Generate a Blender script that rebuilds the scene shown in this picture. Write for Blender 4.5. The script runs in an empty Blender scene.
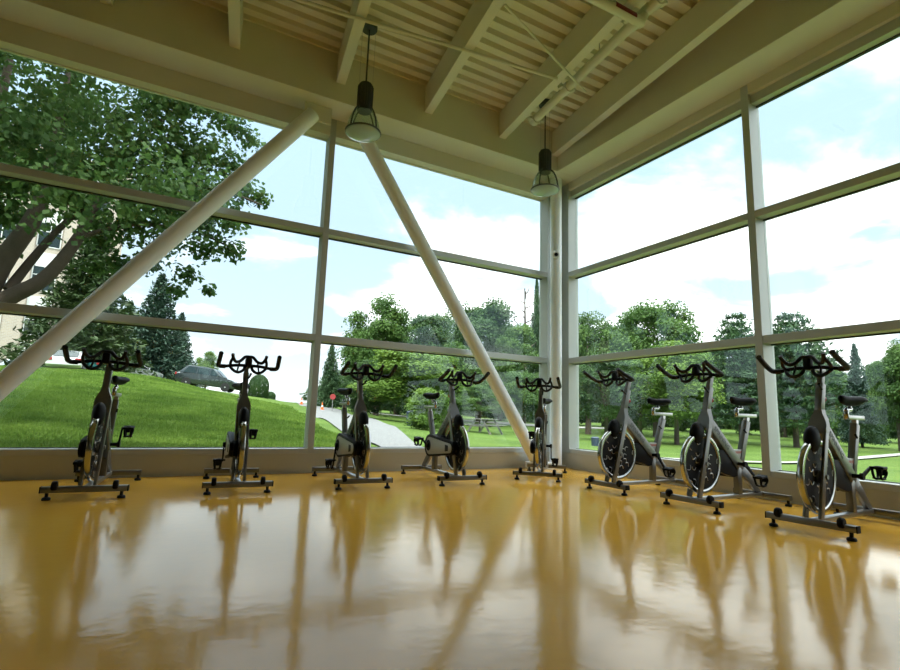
import bpy, bmesh, math, random
import numpy as np
from mathutils import Vector, Matrix
random.seed(7)
rng = np.random.default_rng(11)
SC = bpy.context.scene
COL = SC.collection
PI = math.pi

# ------------------------------------------------------------------ helpers
def link(o, parent=None):
    COL.objects.link(o)
    if parent is not None:
        o.parent = parent
    return o

def tag(o, label=None, cat=None, group=None, kind=None):
    if label: o['label'] = label
    if cat: o['category'] = cat
    if group: o['group'] = group
    if kind: o['kind'] = kind
    return o

def empty(name, loc=(0, 0, 0), rz=0.0, parent=None):
    o = bpy.data.objects.new(name, None)
    o.empty_display_size = 0.2
    o.location = loc
    o.rotation_euler = (0, 0, rz)
    return link(o, parent)

def smooth_mesh(me, angle=40):
    me.polygons.foreach_set('use_smooth', [True] * len(me.polygons))
    try:
        me.set_sharp_from_angle(angle=math.radians(angle))
    except Exception:
        pass

class MB:
    """collects shapes in one bmesh; build() links them as one mesh object"""
    def __init__(self):
        self.bm = bmesh.new()
        self.mi = 0
    def _mark(self, faces):
        for f in faces:
            f.material_index = self.mi
    def box(self, c, s, rot=None, bevel=0.0):
        hx, hy, hz = s[0] / 2, s[1] / 2, s[2] / 2
        M = Matrix.Translation(Vector(c)) @ (rot.to_4x4() if rot is not None else Matrix.Identity(4))
        vs = [self.bm.verts.new(M @ Vector((x, y, z))) for x in (-hx, hx) for y in (-hy, hy) for z in (-hz, hz)]
        q = [(0, 1, 3, 2), (4, 6, 7, 5), (0, 4, 5, 1), (2, 3, 7, 6), (0, 2, 6, 4), (1, 5, 7, 3)]
        fs = [self.bm.faces.new([vs[i] for i in f]) for f in q]
        self._mark(fs)
        if bevel > 0:
            es = list({e for f in fs for e in f.edges})
            r = bmesh.ops.bevel(self.bm, geom=es, offset=bevel, segments=2, affect='EDGES', profile=0.5)
            self._mark(r['faces'])
        return self
    def b2(self, lo, hi, bevel=0.0):
        return self.box([(a + b) / 2 for a, b in zip(lo, hi)], [abs(b - a) for a, b in zip(lo, hi)], None, bevel)
    def bar(self, p0, p1, w, h, bevel=0.0, side=(1, 0, 0), w1=None, h1=None):
        """rectangular bar; w measured along 'side', h across; may taper"""
        p0, p1 = Vector(p0), Vector(p1)
        d = (p1 - p0).normalized()
        x = Vector(side); x = (x - d * x.dot(d)).normalized()
        y = d.cross(x)
        w1 = w if w1 is None else w1; h1 = h if h1 is None else h1
        vs = []
        for p, ww, hh in ((p0, w, h), (p1, w1, h1)):
            for a, b in ((-1, -1), (1, -1), (1, 1), (-1, 1)):
                vs.append(self.bm.verts.new(p + x * a * ww / 2 + y * b * hh / 2))
        q = [(3, 2, 1, 0), (4, 5, 6, 7), (0, 1, 5, 4), (1, 2, 6, 5), (2, 3, 7, 6), (3, 0, 4, 7)]
        fs = [self.bm.faces.new([vs[i] for i in f]) for f in q]
        self._mark(fs)
        if bevel > 0:
            es = list({e for f in fs for e in f.edges})
            r = bmesh.ops.bevel(self.bm, geom=es, offset=bevel, segments=2, affect='EDGES', profile=0.5)
            self._mark(r['faces'])
        return self
    def tube(self, pts, r, seg=10, closed=False, cap=True):
        pts = [Vector(p) for p in pts]
        n = len(pts)
        rs = r if isinstance(r, (list, tuple)) else [r] * n
        rings = []
        prev = None
        for i, p in enumerate(pts):
            if closed:
                d = (pts[(i + 1) % n] - pts[i - 1])
            elif i == 0: d = pts[1] - p
            elif i == n - 1: d = p - pts[-2]
            else: d = (pts[i + 1] - p).normalized() + (p - pts[i - 1]).normalized()
            d = d.normalized()
            if prev is None:
                a = Vector((0, 0, 1)) if abs(d.z) < 0.9 else Vector((1, 0, 0))
                u = d.cross(a).normalized()
            else:
                u = (prev - d * prev.dot(d)).normalized()
            prev = u
            v = d.cross(u)
            rings.append([self.bm.verts.new(p + (u * math.cos(t) + v * math.sin(t)) * rs[i]) for t in [2 * PI * k / seg for k in range(seg)]])
        fs = []
        for i in range(n if closed else n - 1):
            A, B = rings[i], rings[(i + 1) % n]
            off = 0
            if closed and i == n - 1:
                off = min(range(seg), key=lambda k: (A[0].co - B[k].co).length)
            for k in range(seg):
                try:
                    fs.append(self.bm.faces.new((A[k], A[(k + 1) % seg], B[(k + 1 + off) % seg], B[(k + off) % seg])))
                except ValueError:
                    pass
        if cap and not closed:
            fs.append(self.bm.faces.new(list(reversed(rings[0]))))
            fs.append(self.bm.faces.new(rings[-1]))
        self._mark(fs)
        return self
    def lathe(self, prof, seg=24, M=None, cap=True):
        """profile [(r, z)] turned about local z"""
        M = M or Matrix.Identity(4)
        rings = []
        for r, z in prof:
            if r < 1e-6:
                rings.append([self.bm.verts.new(M @ Vector((0, 0, z)))])
            else:
                rings.append([self.bm.verts.new(M @ Vector((r * math.cos(2 * PI * k / seg), r * math.sin(2 * PI * k / seg), z))) for k in range(seg)])
        fs = []
        for A, B in zip(rings, rings[1:]):
            for k in range(seg):
                a = [A[k % len(A)], A[(k + 1) % len(A)], B[(k + 1) % len(B)], B[k % len(B)]]
                u = []
                for v in a:
                    if v not in u: u.append(v)
                if len(u) > 2:
                    fs.append(self.bm.faces.new(u))
        if cap:
            if len(rings[0]) > 1: fs.append(self.bm.faces.new(list(reversed(rings[0]))))
            if len(rings[-1]) > 1: fs.append(self.bm.faces.new(rings[-1]))
        self._mark(fs)
        return self
    def prism(self, outline, M, t0, t1, bevel=0.0):
        """2-D outline (a, b) extruded t0..t1, mapped by M"""
        A = [self.bm.verts.new(M @ Vector((a, b, t0))) for a, b in outline]
        B = [self.bm.verts.new(M @ Vector((a, b, t1))) for a, b in outline]
        n = len(outline)
        fs = [self.bm.faces.new(list(reversed(A))), self.bm.faces.new(B)]
        for k in range(n):
            fs.append(self.bm.faces.new((A[k], A[(k + 1) % n], B[(k + 1) % n], B[k])))
        self._mark(fs)
        if bevel > 0:
            es = list(set(fs[0].edges) | set(fs[1].edges))
            r = bmesh.ops.bevel(self.bm, geom=es, offset=bevel, segments=2, affect='EDGES', profile=0.5)
            self._mark(r['faces'])
        return self
    def ellipsoid(self, c, rad, M=None, u=20, v=12):
        prof = [(math.sin(PI * i / v), -math.cos(PI * i / v)) for i in range(v + 1)]
        prof[0] = (0, -1); prof[-1] = (0, 1)
        T = Matrix.Translation(Vector(c)) @ (M or Matrix.Identity(4)) @ Matrix.Diagonal((rad[0], rad[1], rad[2], 1))
        return self.lathe(prof, u, T)
    def loft(self, sections):
        rings = [[self.bm.verts.new(Vector(p)) for p in s] for s in sections]
        n = len(rings[0]); fs = []
        for A, B in zip(rings, rings[1:]):
            for k in range(n):
                fs.append(self.bm.faces.new((A[k], A[(k + 1) % n], B[(k + 1) % n], B[k])))
        fs.append(self.bm.faces.new(list(reversed(rings[0])))); fs.append(self.bm.faces.new(rings[-1]))
        self._mark(fs)
        return self
    def build(self, name, mats, parent=None, smooth=True, angle=40, origin=None):
        bm = self.bm
        bmesh.ops.recalc_face_normals(bm, faces=bm.faces)
        if origin is not None:
            bmesh.ops.translate(bm, verts=bm.verts, vec=-Vector(origin))
        me = bpy.data.meshes.new(name)
        bm.to_mesh(me); bm.free()
        if not isinstance(mats, (list, tuple)): mats = [mats]
        for m in mats: me.materials.append(m)
        if smooth: smooth_mesh(me, angle)
        o = bpy.data.objects.new(name, me)
        if origin is not None: o.location = origin
        return link(o, parent)

def catmull(pts, n=6, closed=False):
    P = [Vector(p) for p in pts]; out = []
    N = len(P)
    for i in range(N if closed else N - 1):
        if closed: p0, p1, p2, p3 = P[i - 1], P[i], P[(i + 1) % N], P[(i + 2) % N]
        else:
            p0 = P[max(i - 1, 0)]; p1 = P[i]; p2 = P[i + 1]; p3 = P[min(i + 2, N - 1)]
        for k in range(n):
            t = k / n
            out.append(0.5 * ((2 * p1) + (-p0 + p2) * t + (2 * p0 - 5 * p1 + 4 * p2 - p3) * t * t + (-p0 + 3 * p1 - 3 * p2 + p3) * t ** 3))
    if not closed: out.append(P[-1])
    return out

def copy_tree(o, parent=None):
    c = o.copy(); COL.objects.link(c)
    if parent is not None: c.parent = parent
    for ch in list(o.children): copy_tree(ch, c)
    return c

# ------------------------------------------------------------------ materials
def nodes_of(name):
    m = bpy.data.materials.new(name); m.use_nodes = True
    nt = m.node_tree
    return m, nt, nt.nodes['Principled BSDF']

def mat(name, col, rough=0.5, metal=0.0, var=0.0, vscale=8.0, bump=0.0, bscale=40.0, spec=0.5, coat=0.0):
    m, nt, b = nodes_of(name)
    b.inputs['Base Color'].default_value = (*col, 1)
    b.inputs['Roughness'].default_value = rough
    b.inputs['Metallic'].default_value = metal
    b.inputs['Specular IOR Level'].default_value = spec
    b.inputs['Coat Weight'].default_value = coat
    tc = nt.nodes.new('ShaderNodeTexCoord')
    if var > 0:
        nz = nt.nodes.new('ShaderNodeTexNoise'); nz.inputs['Scale'].default_value = vscale; nz.inputs['Detail'].default_value = 4
        nt.links.new(tc.outputs['Object'], nz.inputs['Vector'])
        mx = nt.nodes.new('ShaderNodeMix'); mx.data_type = 'RGBA'
        mx.inputs[6].default_value = (*[c * (1 - var) for c in col], 1); mx.inputs[7].default_value = (*[min(1, c * (1 + var)) for c in col], 1)
        nt.links.new(nz.outputs['Fac'], mx.inputs[0]); nt.links.new(mx.outputs[2], b.inputs['Base Color'])
    if bump > 0:
        nb = nt.nodes.new('ShaderNodeTexNoise'); nb.inputs['Scale'].default_value = bscale; nb.inputs['Detail'].default_value = 3
        nt.links.new(tc.outputs['Object'], nb.inputs['Vector'])
        bp = nt.nodes.new('ShaderNodeBump'); bp.inputs['Strength'].default_value = bump; bp.inputs['Distance'].default_value = 0.01
        nt.links.new(nb.outputs['Fac'], bp.inputs['Height']); nt.links.new(bp.outputs['Normal'], b.inputs['Normal'])
    return m

M = {}
M['ceil'] = mat('cream_ceiling_paint', (0.72, 0.675, 0.53), 0.55, var=0.05, vscale=3)
M['beam'] = mat('beige_steel_paint', (0.68, 0.655, 0.545), 0.5, var=0.05, vscale=2)
M['brace'] = mat('off_white_steel_paint', (0.84, 0.88, 0.92), 0.4, var=0.03, vscale=4)
M['wall'] = mat('warm_wall_paint', (0.36, 0.32, 0.25), 0.7, var=0.04, vscale=2, bump=0.1)
M['alu'] = mat('anodised_aluminium', (0.49, 0.51, 0.49), 0.45, metal=0.25, var=0.04, vscale=6)
M['panel'] = mat('beige_metal_panel', (0.50, 0.49, 0.42), 0.45, metal=0.25, var=0.05, vscale=3)
M['gasket'] = mat('black_rubber_gasket', (0.02, 0.02, 0.02), 0.6)
M['black'] = mat('black_plastic', (0.007, 0.007, 0.008), 0.5, var=0.2, vscale=30, spec=0.12)
M['rubber'] = mat('black_rubber', (0.007, 0.007, 0.007), 0.55, bump=0.2, bscale=200, spec=0.3)
M['frame'] = mat('grey_metallic_frame_paint', (0.175, 0.175, 0.17), 0.34, metal=0.65, var=0.08, vscale=20)
M['silver'] = mat('bright_silver_metal', (0.42, 0.42, 0.41), 0.30, metal=0.9, var=0.04, vscale=20)
M['chrome'] = mat('polished_chrome', (0.46, 0.46, 0.45), 0.16, metal=1.0, var=0.03, vscale=20)
M['guard'] = mat('silver_guard_plastic', (0.38, 0.38, 0.37), 0.4, metal=0.3, var=0.05, vscale=20)
M['red'] = mat('red_plastic', (0.35, 0.015, 0.015), 0.4)
M['redlabel'] = mat('dark_red_pipe_label', (0.18, 0.012, 0.02), 0.5)
M['redstripe'] = mat('faded_red_print', (0.38, 0.13, 0.11), 0.5)
M['ink'] = mat('dark_print', (0.03, 0.035, 0.035), 0.5)
M['white'] = mat('white_plastic', (0.78, 0.78, 0.76), 0.4)
M['lampmetal'] = mat('charcoal_lamp_metal', (0.06, 0.068, 0.07), 0.45, metal=0.4)
M['bark'] = mat('brown_bark', (0.075, 0.055, 0.04), 0.95, var=0.35, vscale=6, bump=0.8, bscale=25)
M['asphalt'] = mat('pale_asphalt', (0.156, 0.160, 0.156), 0.9, var=0.1, vscale=1.5, bump=0.2)
M['concrete'] = mat('pale_concrete_path', (0.264, 0.260, 0.240), 0.9, var=0.1, vscale=1.5)
M['tyre'] = mat('tyre_rubber', (0.015, 0.015, 0.015), 0.8)
M['rim'] = mat('alloy_rim', (0.6, 0.6, 0.6), 0.3, metal=0.8)
M['carglass'] = mat('tinted_car_glass', (0.015, 0.03, 0.03), 0.08)
M['bluebin'] = mat('dark_blue_plastic', (0.010, 0.025, 0.06), 0.5)
M['orange'] = mat('orange_plastic', (0.75, 0.14, 0.02), 0.5)
M['signred'] = mat('sign_red', (0.36, 0.05, 0.05), 0.4)
M['steel'] = mat('galvanised_steel', (0.4, 0.4, 0.4), 0.5, metal=0.7)
M['greywood'] = mat('weathered_grey_wood', (0.15, 0.145, 0.135), 0.9, var=0.2, vscale=12)

def floor_mat():
    m, nt, b = nodes_of('ochre_epoxy_floor')
    tc = nt.nodes.new('ShaderNodeTexCoord')
    n1 = nt.nodes.new('ShaderNodeTexNoise'); n1.inputs['Scale'].default_value = 0.9; n1.inputs['Detail'].default_value = 5
    nt.links.new(tc.outputs['Object'], n1.inputs['Vector'])
    mx = nt.nodes.new('ShaderNodeMix'); mx.data_type = 'RGBA'
    mx.inputs[6].default_value = (0.86, 0.45, 0.050, 1); mx.inputs[7].default_value = (0.92, 0.51, 0.068, 1)
    nt.links.new(n1.outputs['Fac'], mx.inputs[0]); nt.links.new(mx.outputs[2], b.inputs['Base Color'])
    # gloss: broad patches of wear
    mr = nt.nodes.new('ShaderNodeMapRange'); mr.inputs['To Min'].default_value = 0.07; mr.inputs['To Max'].default_value = 0.14
    n2 = nt.nodes.new('ShaderNodeTexNoise'); n2.inputs['Scale'].default_value = 2.2; n2.inputs['Detail'].default_value = 6
    nt.links.new(tc.outputs['Object'], n2.inputs['Vector']); nt.links.new(n2.outputs['Fac'], mr.inputs['Value'])
    nt.links.new(mr.outputs['Result'], b.inputs['Roughness'])
    b.inputs['IOR'].default_value = 1.5
    b.inputs['Coat Weight'].default_value = 0.12; b.inputs['Coat Roughness'].default_value = 0.06
    # roller texture of the coating
    n3 = nt.nodes.new('ShaderNodeTexNoise'); n3.inputs['Scale'].default_value = 11.0; n3.inputs['Detail'].default_value = 5; n3.inputs['Roughness'].default_value = 0.6
    nt.links.new(tc.outputs['Object'], n3.inputs['Vector'])
    bp = nt.nodes.new('ShaderNodeBump'); bp.inputs['Strength'].default_value = 0.05; bp.inputs['Distance'].default_value = 0.02
    nt.links.new(n3.outputs['Fac'], bp.inputs['Height'])
    nt.links.new(bp.outputs['Normal'], b.inputs['Normal']); nt.links.new(bp.outputs['Normal'], b.inputs['Coat Normal'])
    return m
M['floor'] = floor_mat()

def glass_mat(name, tint, f0, rough=0.0):
    m = bpy.data.materials.new(name); m.use_nodes = True
    nt = m.node_tree; nt.nodes.clear()
    out = nt.nodes.new('ShaderNodeOutputMaterial')
    tr = nt.nodes.new('ShaderNodeBsdfTransparent'); tr.inputs[0].default_value = (*tint, 1)
    gl = nt.nodes.new('ShaderNodeBsdfGlossy'); gl.inputs['Roughness'].default_value = rough
    gl.inputs['Color'].default_value = (0.86, 1.0, 0.95, 1)
    lw = nt.nodes.new('ShaderNodeLayerWeight'); lw.inputs['Blend'].default_value = 0.5
    pw = nt.nodes.new('ShaderNodeMath'); pw.operation = 'POWER'; pw.inputs[1].default_value = 5
    nt.links.new(lw.outputs['Facing'], pw.inputs[0])
    ma = nt.nodes.new('ShaderNodeMath'); ma.operation = 'MULTIPLY_ADD'; ma.inputs[1].default_value = 1 - f0; ma.inputs[2].default_value = f0
    nt.links.new(pw.outputs[0], ma.inputs[0])
    mx = nt.nodes.new('ShaderNodeMixShader')
    nt.links.new(ma.outputs[0], mx.inputs[0]); nt.links.new(tr.outputs[0], mx.inputs[1]); nt.links.new(gl.outputs[0], mx.inputs[2])
    nt.links.new(mx.outputs[0], out.inputs[0])
    return m
M['glass'] = glass_mat('window_glass', (0.955, 0.985, 0.97), 0.030)
M['acrylic'] = glass_mat('clear_acrylic', (0.80, 0.84, 0.78), 0.08, 0.1)

def lens_mat():
    m, nt, b = nodes_of('prismatic_lamp_lens')
    b.inputs['Base Color'].default_value = (0.45, 0.58, 0.53, 1); b.inputs['Roughness'].default_value = 0.12
    b.inputs['Transmission Weight'].default_value = 0.25; b.inputs['Coat Weight'].default_value = 0.6
    tc = nt.nodes.new('ShaderNodeTexCoord'); w = nt.nodes.new('ShaderNodeTexVoronoi'); w.inputs['Scale'].default_value = 30
    nt.links.new(tc.outputs['Object'], w.inputs['Vector'])
    bp = nt.nodes.new('ShaderNodeBump'); bp.inputs['Strength'].default_value = 0.15; bp.inputs['Distance'].default_value = 0.01
    nt.links.new(w.outputs['Distance'], bp.inputs['Height']); nt.links.new(bp.outputs['Normal'], b.inputs['Normal'])
    return m
M['lens'] = lens_mat()

def leaf_mat(name, a, c, trans=0.35, scale=0.6):
    m = bpy.data.materials.new(name); m.use_nodes = True
    nt = m.node_tree; nt.nodes.clear()
    out = nt.nodes.new('ShaderNodeOutputMaterial')
    g = nt.nodes.new('ShaderNodeNewGeometry')
    nz = nt.nodes.new('ShaderNodeTexNoise'); nz.inputs['Scale'].default_value = scale; nz.inputs['Detail'].default_value = 5
    nt.links.new(g.outputs['Position'], nz.inputs['Vector'])
    rp = nt.nodes.new('ShaderNodeMapRange'); rp.inputs['From Min'].default_value = 0.3; rp.inputs['From Max'].default_value = 0.7
    nt.links.new(nz.outputs['Fac'], rp.inputs['Value'])
    mx = nt.nodes.new('ShaderNodeMix'); mx.data_type = 'RGBA'; mx.inputs[6].default_value = (*a, 1); mx.inputs[7].default_value = (*c, 1)
    nt.links.new(rp.outputs[0], mx.inputs[0])
    d = nt.nodes.new('ShaderNodeBsdfPrincipled'); d.inputs['Roughness'].default_value = 0.6; d.inputs['Specular IOR Level'].default_value = 0.25
    t = nt.nodes.new('ShaderNodeBsdfTranslucent')
    nt.links.new(mx.outputs[2], d.inputs['Base Color']); nt.links.new(mx.outputs[2], t.inputs['Color'])
    ms = nt.nodes.new('ShaderNodeMixShader'); ms.inputs[0].default_value = trans
    nt.links.new(d.outputs[0], ms.inputs[1]); nt.links.new(t.outputs[0], ms.inputs[2]); nt.links.new(ms.outputs[0], out.inputs[0])
    return m
L = {}
L['maple'] = leaf_mat('maple_leaves', (0.030, 0.080, 0.021), (0.103, 0.190, 0.046), 0.45, 1.6)
L['mid'] = leaf_mat('mid_green_leaves', (0.042, 0.103, 0.023), (0.114, 0.205, 0.042))
L['bright'] = leaf_mat('yellow_green_leaves', (0.072, 0.152, 0.021), (0.160, 0.258, 0.038))
L['dark'] = leaf_mat('dark_green_leaves', (0.027, 0.072, 0.021), (0.072, 0.137, 0.038))
L['pine'] = leaf_mat('pine_needles', (0.029, 0.076, 0.032), (0.076, 0.144, 0.057), 0.2)
L['spruce'] = leaf_mat('blue_green_needles', (0.023, 0.057, 0.038), (0.065, 0.118, 0.076), 0.12)
L['yew'] = leaf_mat('olive_needles', (0.023, 0.049, 0.015), (0.065, 0.103, 0.034), 0.12)
L['shrub'] = leaf_mat('shrub_leaves', (0.019, 0.057, 0.014), (0.046, 0.095, 0.023), 0.2, 1.5)

def grass_mat(name, a, c, bump=0.8):
    m, nt, b = nodes_of(name)
    g = nt.nodes.new('ShaderNodeNewGeometry')
    n1 = nt.nodes.new('ShaderNodeTexNoise'); n1.inputs['Scale'].default_value = 0.35; n1.inputs['Detail'].default_value = 4
    n2 = nt.nodes.new('ShaderNodeTexNoise'); n2.inputs['Scale'].default_value = 5.0; n2.inputs['Detail'].default_value = 8; n2.inputs['Roughness'].default_value = 0.75
    ad = nt.nodes.new('ShaderNodeMath'); ad.operation = 'ADD'
    nt.links.new(g.outputs['Position'], n1.inputs['Vector']); nt.links.new(g.outputs['Position'], n2.inputs['Vector'])
    nt.links.new(n1.outputs['Fac'], ad.inputs[0]); nt.links.new(n2.outputs['Fac'], ad.inputs[1])
    mr = nt.nodes.new('ShaderNodeMapRange'); mr.inputs['From Min'].default_value = 0.7; mr.inputs['From Max'].default_value = 1.3
    nt.links.new(ad.outputs[0], mr.inputs['Value'])
    mx = nt.nodes.new('ShaderNodeMix'); mx.data_type = 'RGBA'; mx.inputs[6].default_value = (*a, 1); mx.inputs[7].default_value = (*c, 1)
    nt.links.new(mr.outputs[0], mx.inputs[0]); nt.links.new(mx.outputs[2], b.inputs['Base Color'])
    b.inputs['Roughness'].default_value = 0.9; b.inputs['Specular IOR Level'].default_value = 0.1
    n3 = nt.nodes.new('ShaderNodeTexNoise'); n3.inputs['Scale'].default_value = 9.0; n3.inputs['Detail'].default_value = 6
    nt.links.new(g.outputs['Position'], n3.inputs['Vector'])
    bp = nt.nodes.new('ShaderNodeBump'); bp.inputs['Strength'].default_value = bump; bp.inputs['Distance'].default_value = 0.12
    nt.links.new(n3.outputs['Fac'], bp.inputs['Height']); nt.links.new(bp.outputs['Normal'], b.inputs['Normal'])
    return m
M['grass'] = grass_mat('lawn_grass', (0.048, 0.092, 0.016), (0.107, 0.167, 0.033))
L['blade'] = leaf_mat('grass_blades', (0.075, 0.150, 0.018), (0.176, 0.277, 0.044), 0.3, 0.8)

def stone_mat():
    m, nt, b = nodes_of('pinkish_stone_blocks')
    tc = nt.nodes.new('ShaderNodeTexCoord'); mp = nt.nodes.new('ShaderNodeMapping')
    mp.inputs['Rotation'].default_value = (PI / 2, 0, 0)
    br = nt.nodes.new('ShaderNodeTexBrick'); br.inputs['Scale'].default_value = 1.6
    br.inputs['Color1'].default_value = (0.52, 0.43, 0.34, 1); br.inputs['Color2'].default_value = (0.44, 0.37, 0.31, 1); br.inputs['Mortar'].default_value = (0.55, 0.52, 0.47, 1)
    nt.links.new(tc.outputs['Object'], mp.inputs['Vector']); nt.links.new(mp.outputs[0], br.inputs['Vector']); nt.links.new(br.outputs['Color'], b.inputs['Base Color'])
    b.inputs['Roughness'].default_value = 0.9
    return m
M['stone'] = stone_mat()

# ------------------------------------------------------------------ camera
F_PX = 512.64
CP = Vector((-5.4220, -6.3341, 0.75))
fw = Vector((0.46833, 0.87035, 0.15220)).normalized()
rt = Vector((0.87776, -0.47800, 0.03250)); rt = (rt - fw * rt.dot(fw)).normalized()
up = rt.cross(fw)
cam = bpy.data.cameras.new('camera'); cam.sensor_width = 36; cam.lens = F_PX * 36 / 900; cam.sensor_fit = 'HORIZONTAL'; cam.clip_end = 800
co = bpy.data.objects.new('camera', cam)
co.matrix_world = Matrix(((rt.x, up.x, -fw.x, CP.x), (rt.y, up.y, -fw.y, CP.y), (rt.z, up.z, -fw.z, CP.z), (0, 0, 0, 1)))
link(co); SC.camera = co

def bearing(u):
    """compass direction (unit, horizontal) of a photo column"""
    lo, hi = 200.0, 600.0
    for _ in range(40):
        m = (lo + hi) / 2
        d = fw + rt * ((u - 450) / F_PX) - up * ((m - 335) / F_PX)
        if d.z > 0: lo = m
        else: hi = m
    n = math.hypot(d.x, d.y)
    return Vector((d.x / n, d.y / n, 0)), lo, n

def ground_xy(u, D):
    d, _, _ = bearing(u)
    return (CP.x + d.x * D, CP.y + d.y * D)

def at(u, v, D):
    d = fw + rt * ((u - 450) / F_PX) - up * ((v - 335) / F_PX)
    k = D / math.hypot(d.x, d.y)
    return CP + d * k

# ------------------------------------------------------------------ room: planes x=0 (east) and y=0 (north)
RX0, RY0 = -11.4, -10.4
G = 0.15                 # glass line behind the inner faces
SILL, HEAD, SOF, DECK = 0.285, 4.335, 4.575, 5.21
T1 = (1.593, 1.676); T2 = (2.983, 3.062)

fb = MB(); fb.b2((RX0 - 0.2, RY0 - 0.2, -0.3), (0.22, 0.22, 0.0))
tag(fb.build('floor', M['floor'], smooth=False), 'glossy ochre yellow epoxy floor of the spin room', kind='structure')

def struct(o, label=None):
    return tag(o, label, kind='structure')

w = MB(); w.b2((RX0 - 0.2, RY0 - 0.2, 0), (RX0, 0.2, 5.4)); struct(w.build('wall_west', M['wall'], smooth=False), 'plain beige wall opposite the east windows')
SW = (-4.75, -3.60, 1.45, 2.35)
w = MB(); w.b2((RX0, RY0 - 0.2, 0), (SW[0], RY0, 5.4)); w.b2((SW[1], RY0 - 0.2, 0), (0.2, RY0, 5.4)); w.b2((SW[0], RY0 - 0.2, 0), (SW[1], RY0, SW[2])); w.b2((SW[0], RY0 - 0.2, SW[3]), (SW[1], RY0, 5.4))
struct(w.build('wall_south', M['wall'], smooth=False), 'plain beige wall opposite the north windows')
w = MB()
for k in range(4):
    x = SW[0] + (SW[1] - SW[0]) * k / 3; w.b2((x - 0.035, RY0 - 0.15, SW[2]), (x + 0.035, RY0 - 0.03, SW[3]))
for z in (SW[2] + 0.03, SW[3] - 0.03): w.b2((SW[0], RY0 - 0.15, z - 0.03), (SW[1], RY0 - 0.03, z + 0.03))
o = struct(w.build('window_6', M['alu'], smooth=False), 'window in the wall behind the camera')
w = MB(); w.b2((SW[0], RY0 - 0.10, SW[2]), (SW[1], RY0 - 0.09, SW[3])); w.build('pane', M['glass'], o, smooth=False)

# low spandrel walls under the glass, with a metal lip
w = MB(); w.b2((RX0, 0.0, 0), (0.2, 0.2, 0.222)); w.b2((RX0, -0.006, 0.212), (-0.0, 0.02, 0.228), 0.002)
w.b2((RX0, -0.010, 0.0), (0.0, 0.01, 0.012))
struct(w.build('wall_north', M['panel'], smooth=False), 'low beige metal spandrel wall under the north windows')
w = MB(); w.b2((0.0, RY0, 0), (0.2, 0.0, 0.222)); w.b2((-0.006, RY0, 0.212), (0.02, 0.0, 0.228), 0.002)
w.b2((-0.010, RY0, 0.0), (0.01, 0.0, 0.012))
struct(w.build('wall_east', M['panel'], smooth=False), 'low beige metal spandrel wall under the east windows')

# header panels above the glass
w = MB(); w.b2((RX0, 0.0, HEAD), (0.0, 0.2, SOF + 0.02)); w.b2((RX0, 0.14, HEAD - 0.012), (0, 0.165, HEAD))
struct(w.build('trim_1', M['beam'], smooth=False), 'painted header panel over the north windows')
w = MB(); w.b2((0.0, RY0, 4.45), (0.2, 0.0, SOF + 0.02))
struct(w.build('trim_2', M['beam'], smooth=False), 'painted header panel over the east windows')

def window_bay(name, axis, a0, a1, label, head):
    """a0..a1: clear glass range along the wall. axis 'x' = north wall, 'y' = east wall"""
    def P(a, d, z):
        return (a, d, z) if axis == 'x' else (d, a, z)
    def bx(mb, A0, A1, d0, d1, z0, z1, bev=0.003):
        p, q = P(A0, d0, z0), P(A1, d1, z1)
        mb.b2([min(i, j) for i, j in zip(p, q)], [max(i, j) for i, j in zip(p, q)], bev)
    root = MB()
    bx(root, a0, a1, 0.0, 0.2, 0.228, SILL)                 # sill member
    bx(root, a0, a1, head, 0.2, HEAD if axis == 'x' else HEAD + 0.012, HEAD + (0.0 if axis == 'x' else 0.13))if axis == 'y' else None
    o = root.build(name, M['alu'], smooth=False)
    struct(o, label)
    for z0, z1 in (T1, T2):
        t = MB(); bx(t, a0, a1, 0.0, 0.2, z0, z1)
        t.build('transom', M['alu'], o, smooth=False)
    for z0, z1 in ((SILL, T1[0]), (T1[1], T2[0]), (T2[1], HEAD + 0.012)):
        t = MB(); bx(t, a0, a1, G, G + 0.012, z0, z1, 0)
        t.build('pane', M['glass'], o, smooth=False)
        k = MB()
        bx(k, a0, a1, G - 0.012, G + 0.024, z1 - 0.012, z1, 0); bx(k, a0, a1, G - 0.012, G + 0.024, z0, z0 + 0.006, 0)
        k.build('gasket', M['gasket'], o, smooth=False)
    return o

def mullion(name, axis, a0, a1, top, label):
    t = MB()
    if axis == 'x': t.b2((a0, -0.006, 0.229), (a1, 0.2, top), 0.004)
    else: t.b2((-0.006, a0, 0.229), (0.2, a1, top), 0.004)
    return struct(t.build(name, M['alu'], smooth=False), label)

NM = [(-3.907, -3.832), (-7.507, -7.432), (-11.107, -11.032)]
EM = [(-3.205, -3.1225), (-6.185, -6.1025), (-9.165, -9.0825)]
window_bay('window_1', 'x', NM[0][1], -0.265, 'north window bay beside the corner column, crossed by the right diagonal brace', 0)
window_bay('window_2', 'x', NM[1][1], NM[0][0], 'north window bay showing the maple, crossed by the left diagonal brace', 0)
window_bay('window_3', 'x', NM[2][1], NM[1][0], 'north window bay farthest from the corner', 0)
window_bay('window_4', 'y', EM[0][1], -0.205, 'east window bay beside the corner column', 0.05)
window_bay('window_5', 'y', EM[1][1], EM[0][0], 'second east window bay, behind the nearest spin bike', 0.05)
mullion('trim_3', 'x', *NM[0], SOF - 0.005, 'upright aluminium mullion between the two north bays in view')
mullion('trim_4', 'x', *NM[1], SOF - 0.005, 'upright aluminium mullion on the north wall away from the corner')
mullion('trim_5', 'x', *NM[2], SOF - 0.005, 'upright aluminium mullion at the west end of the north wall')
mullion('trim_6', 'y', *EM[0], SOF - 0.005, 'upright aluminium mullion between the two east bays in view')
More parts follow.
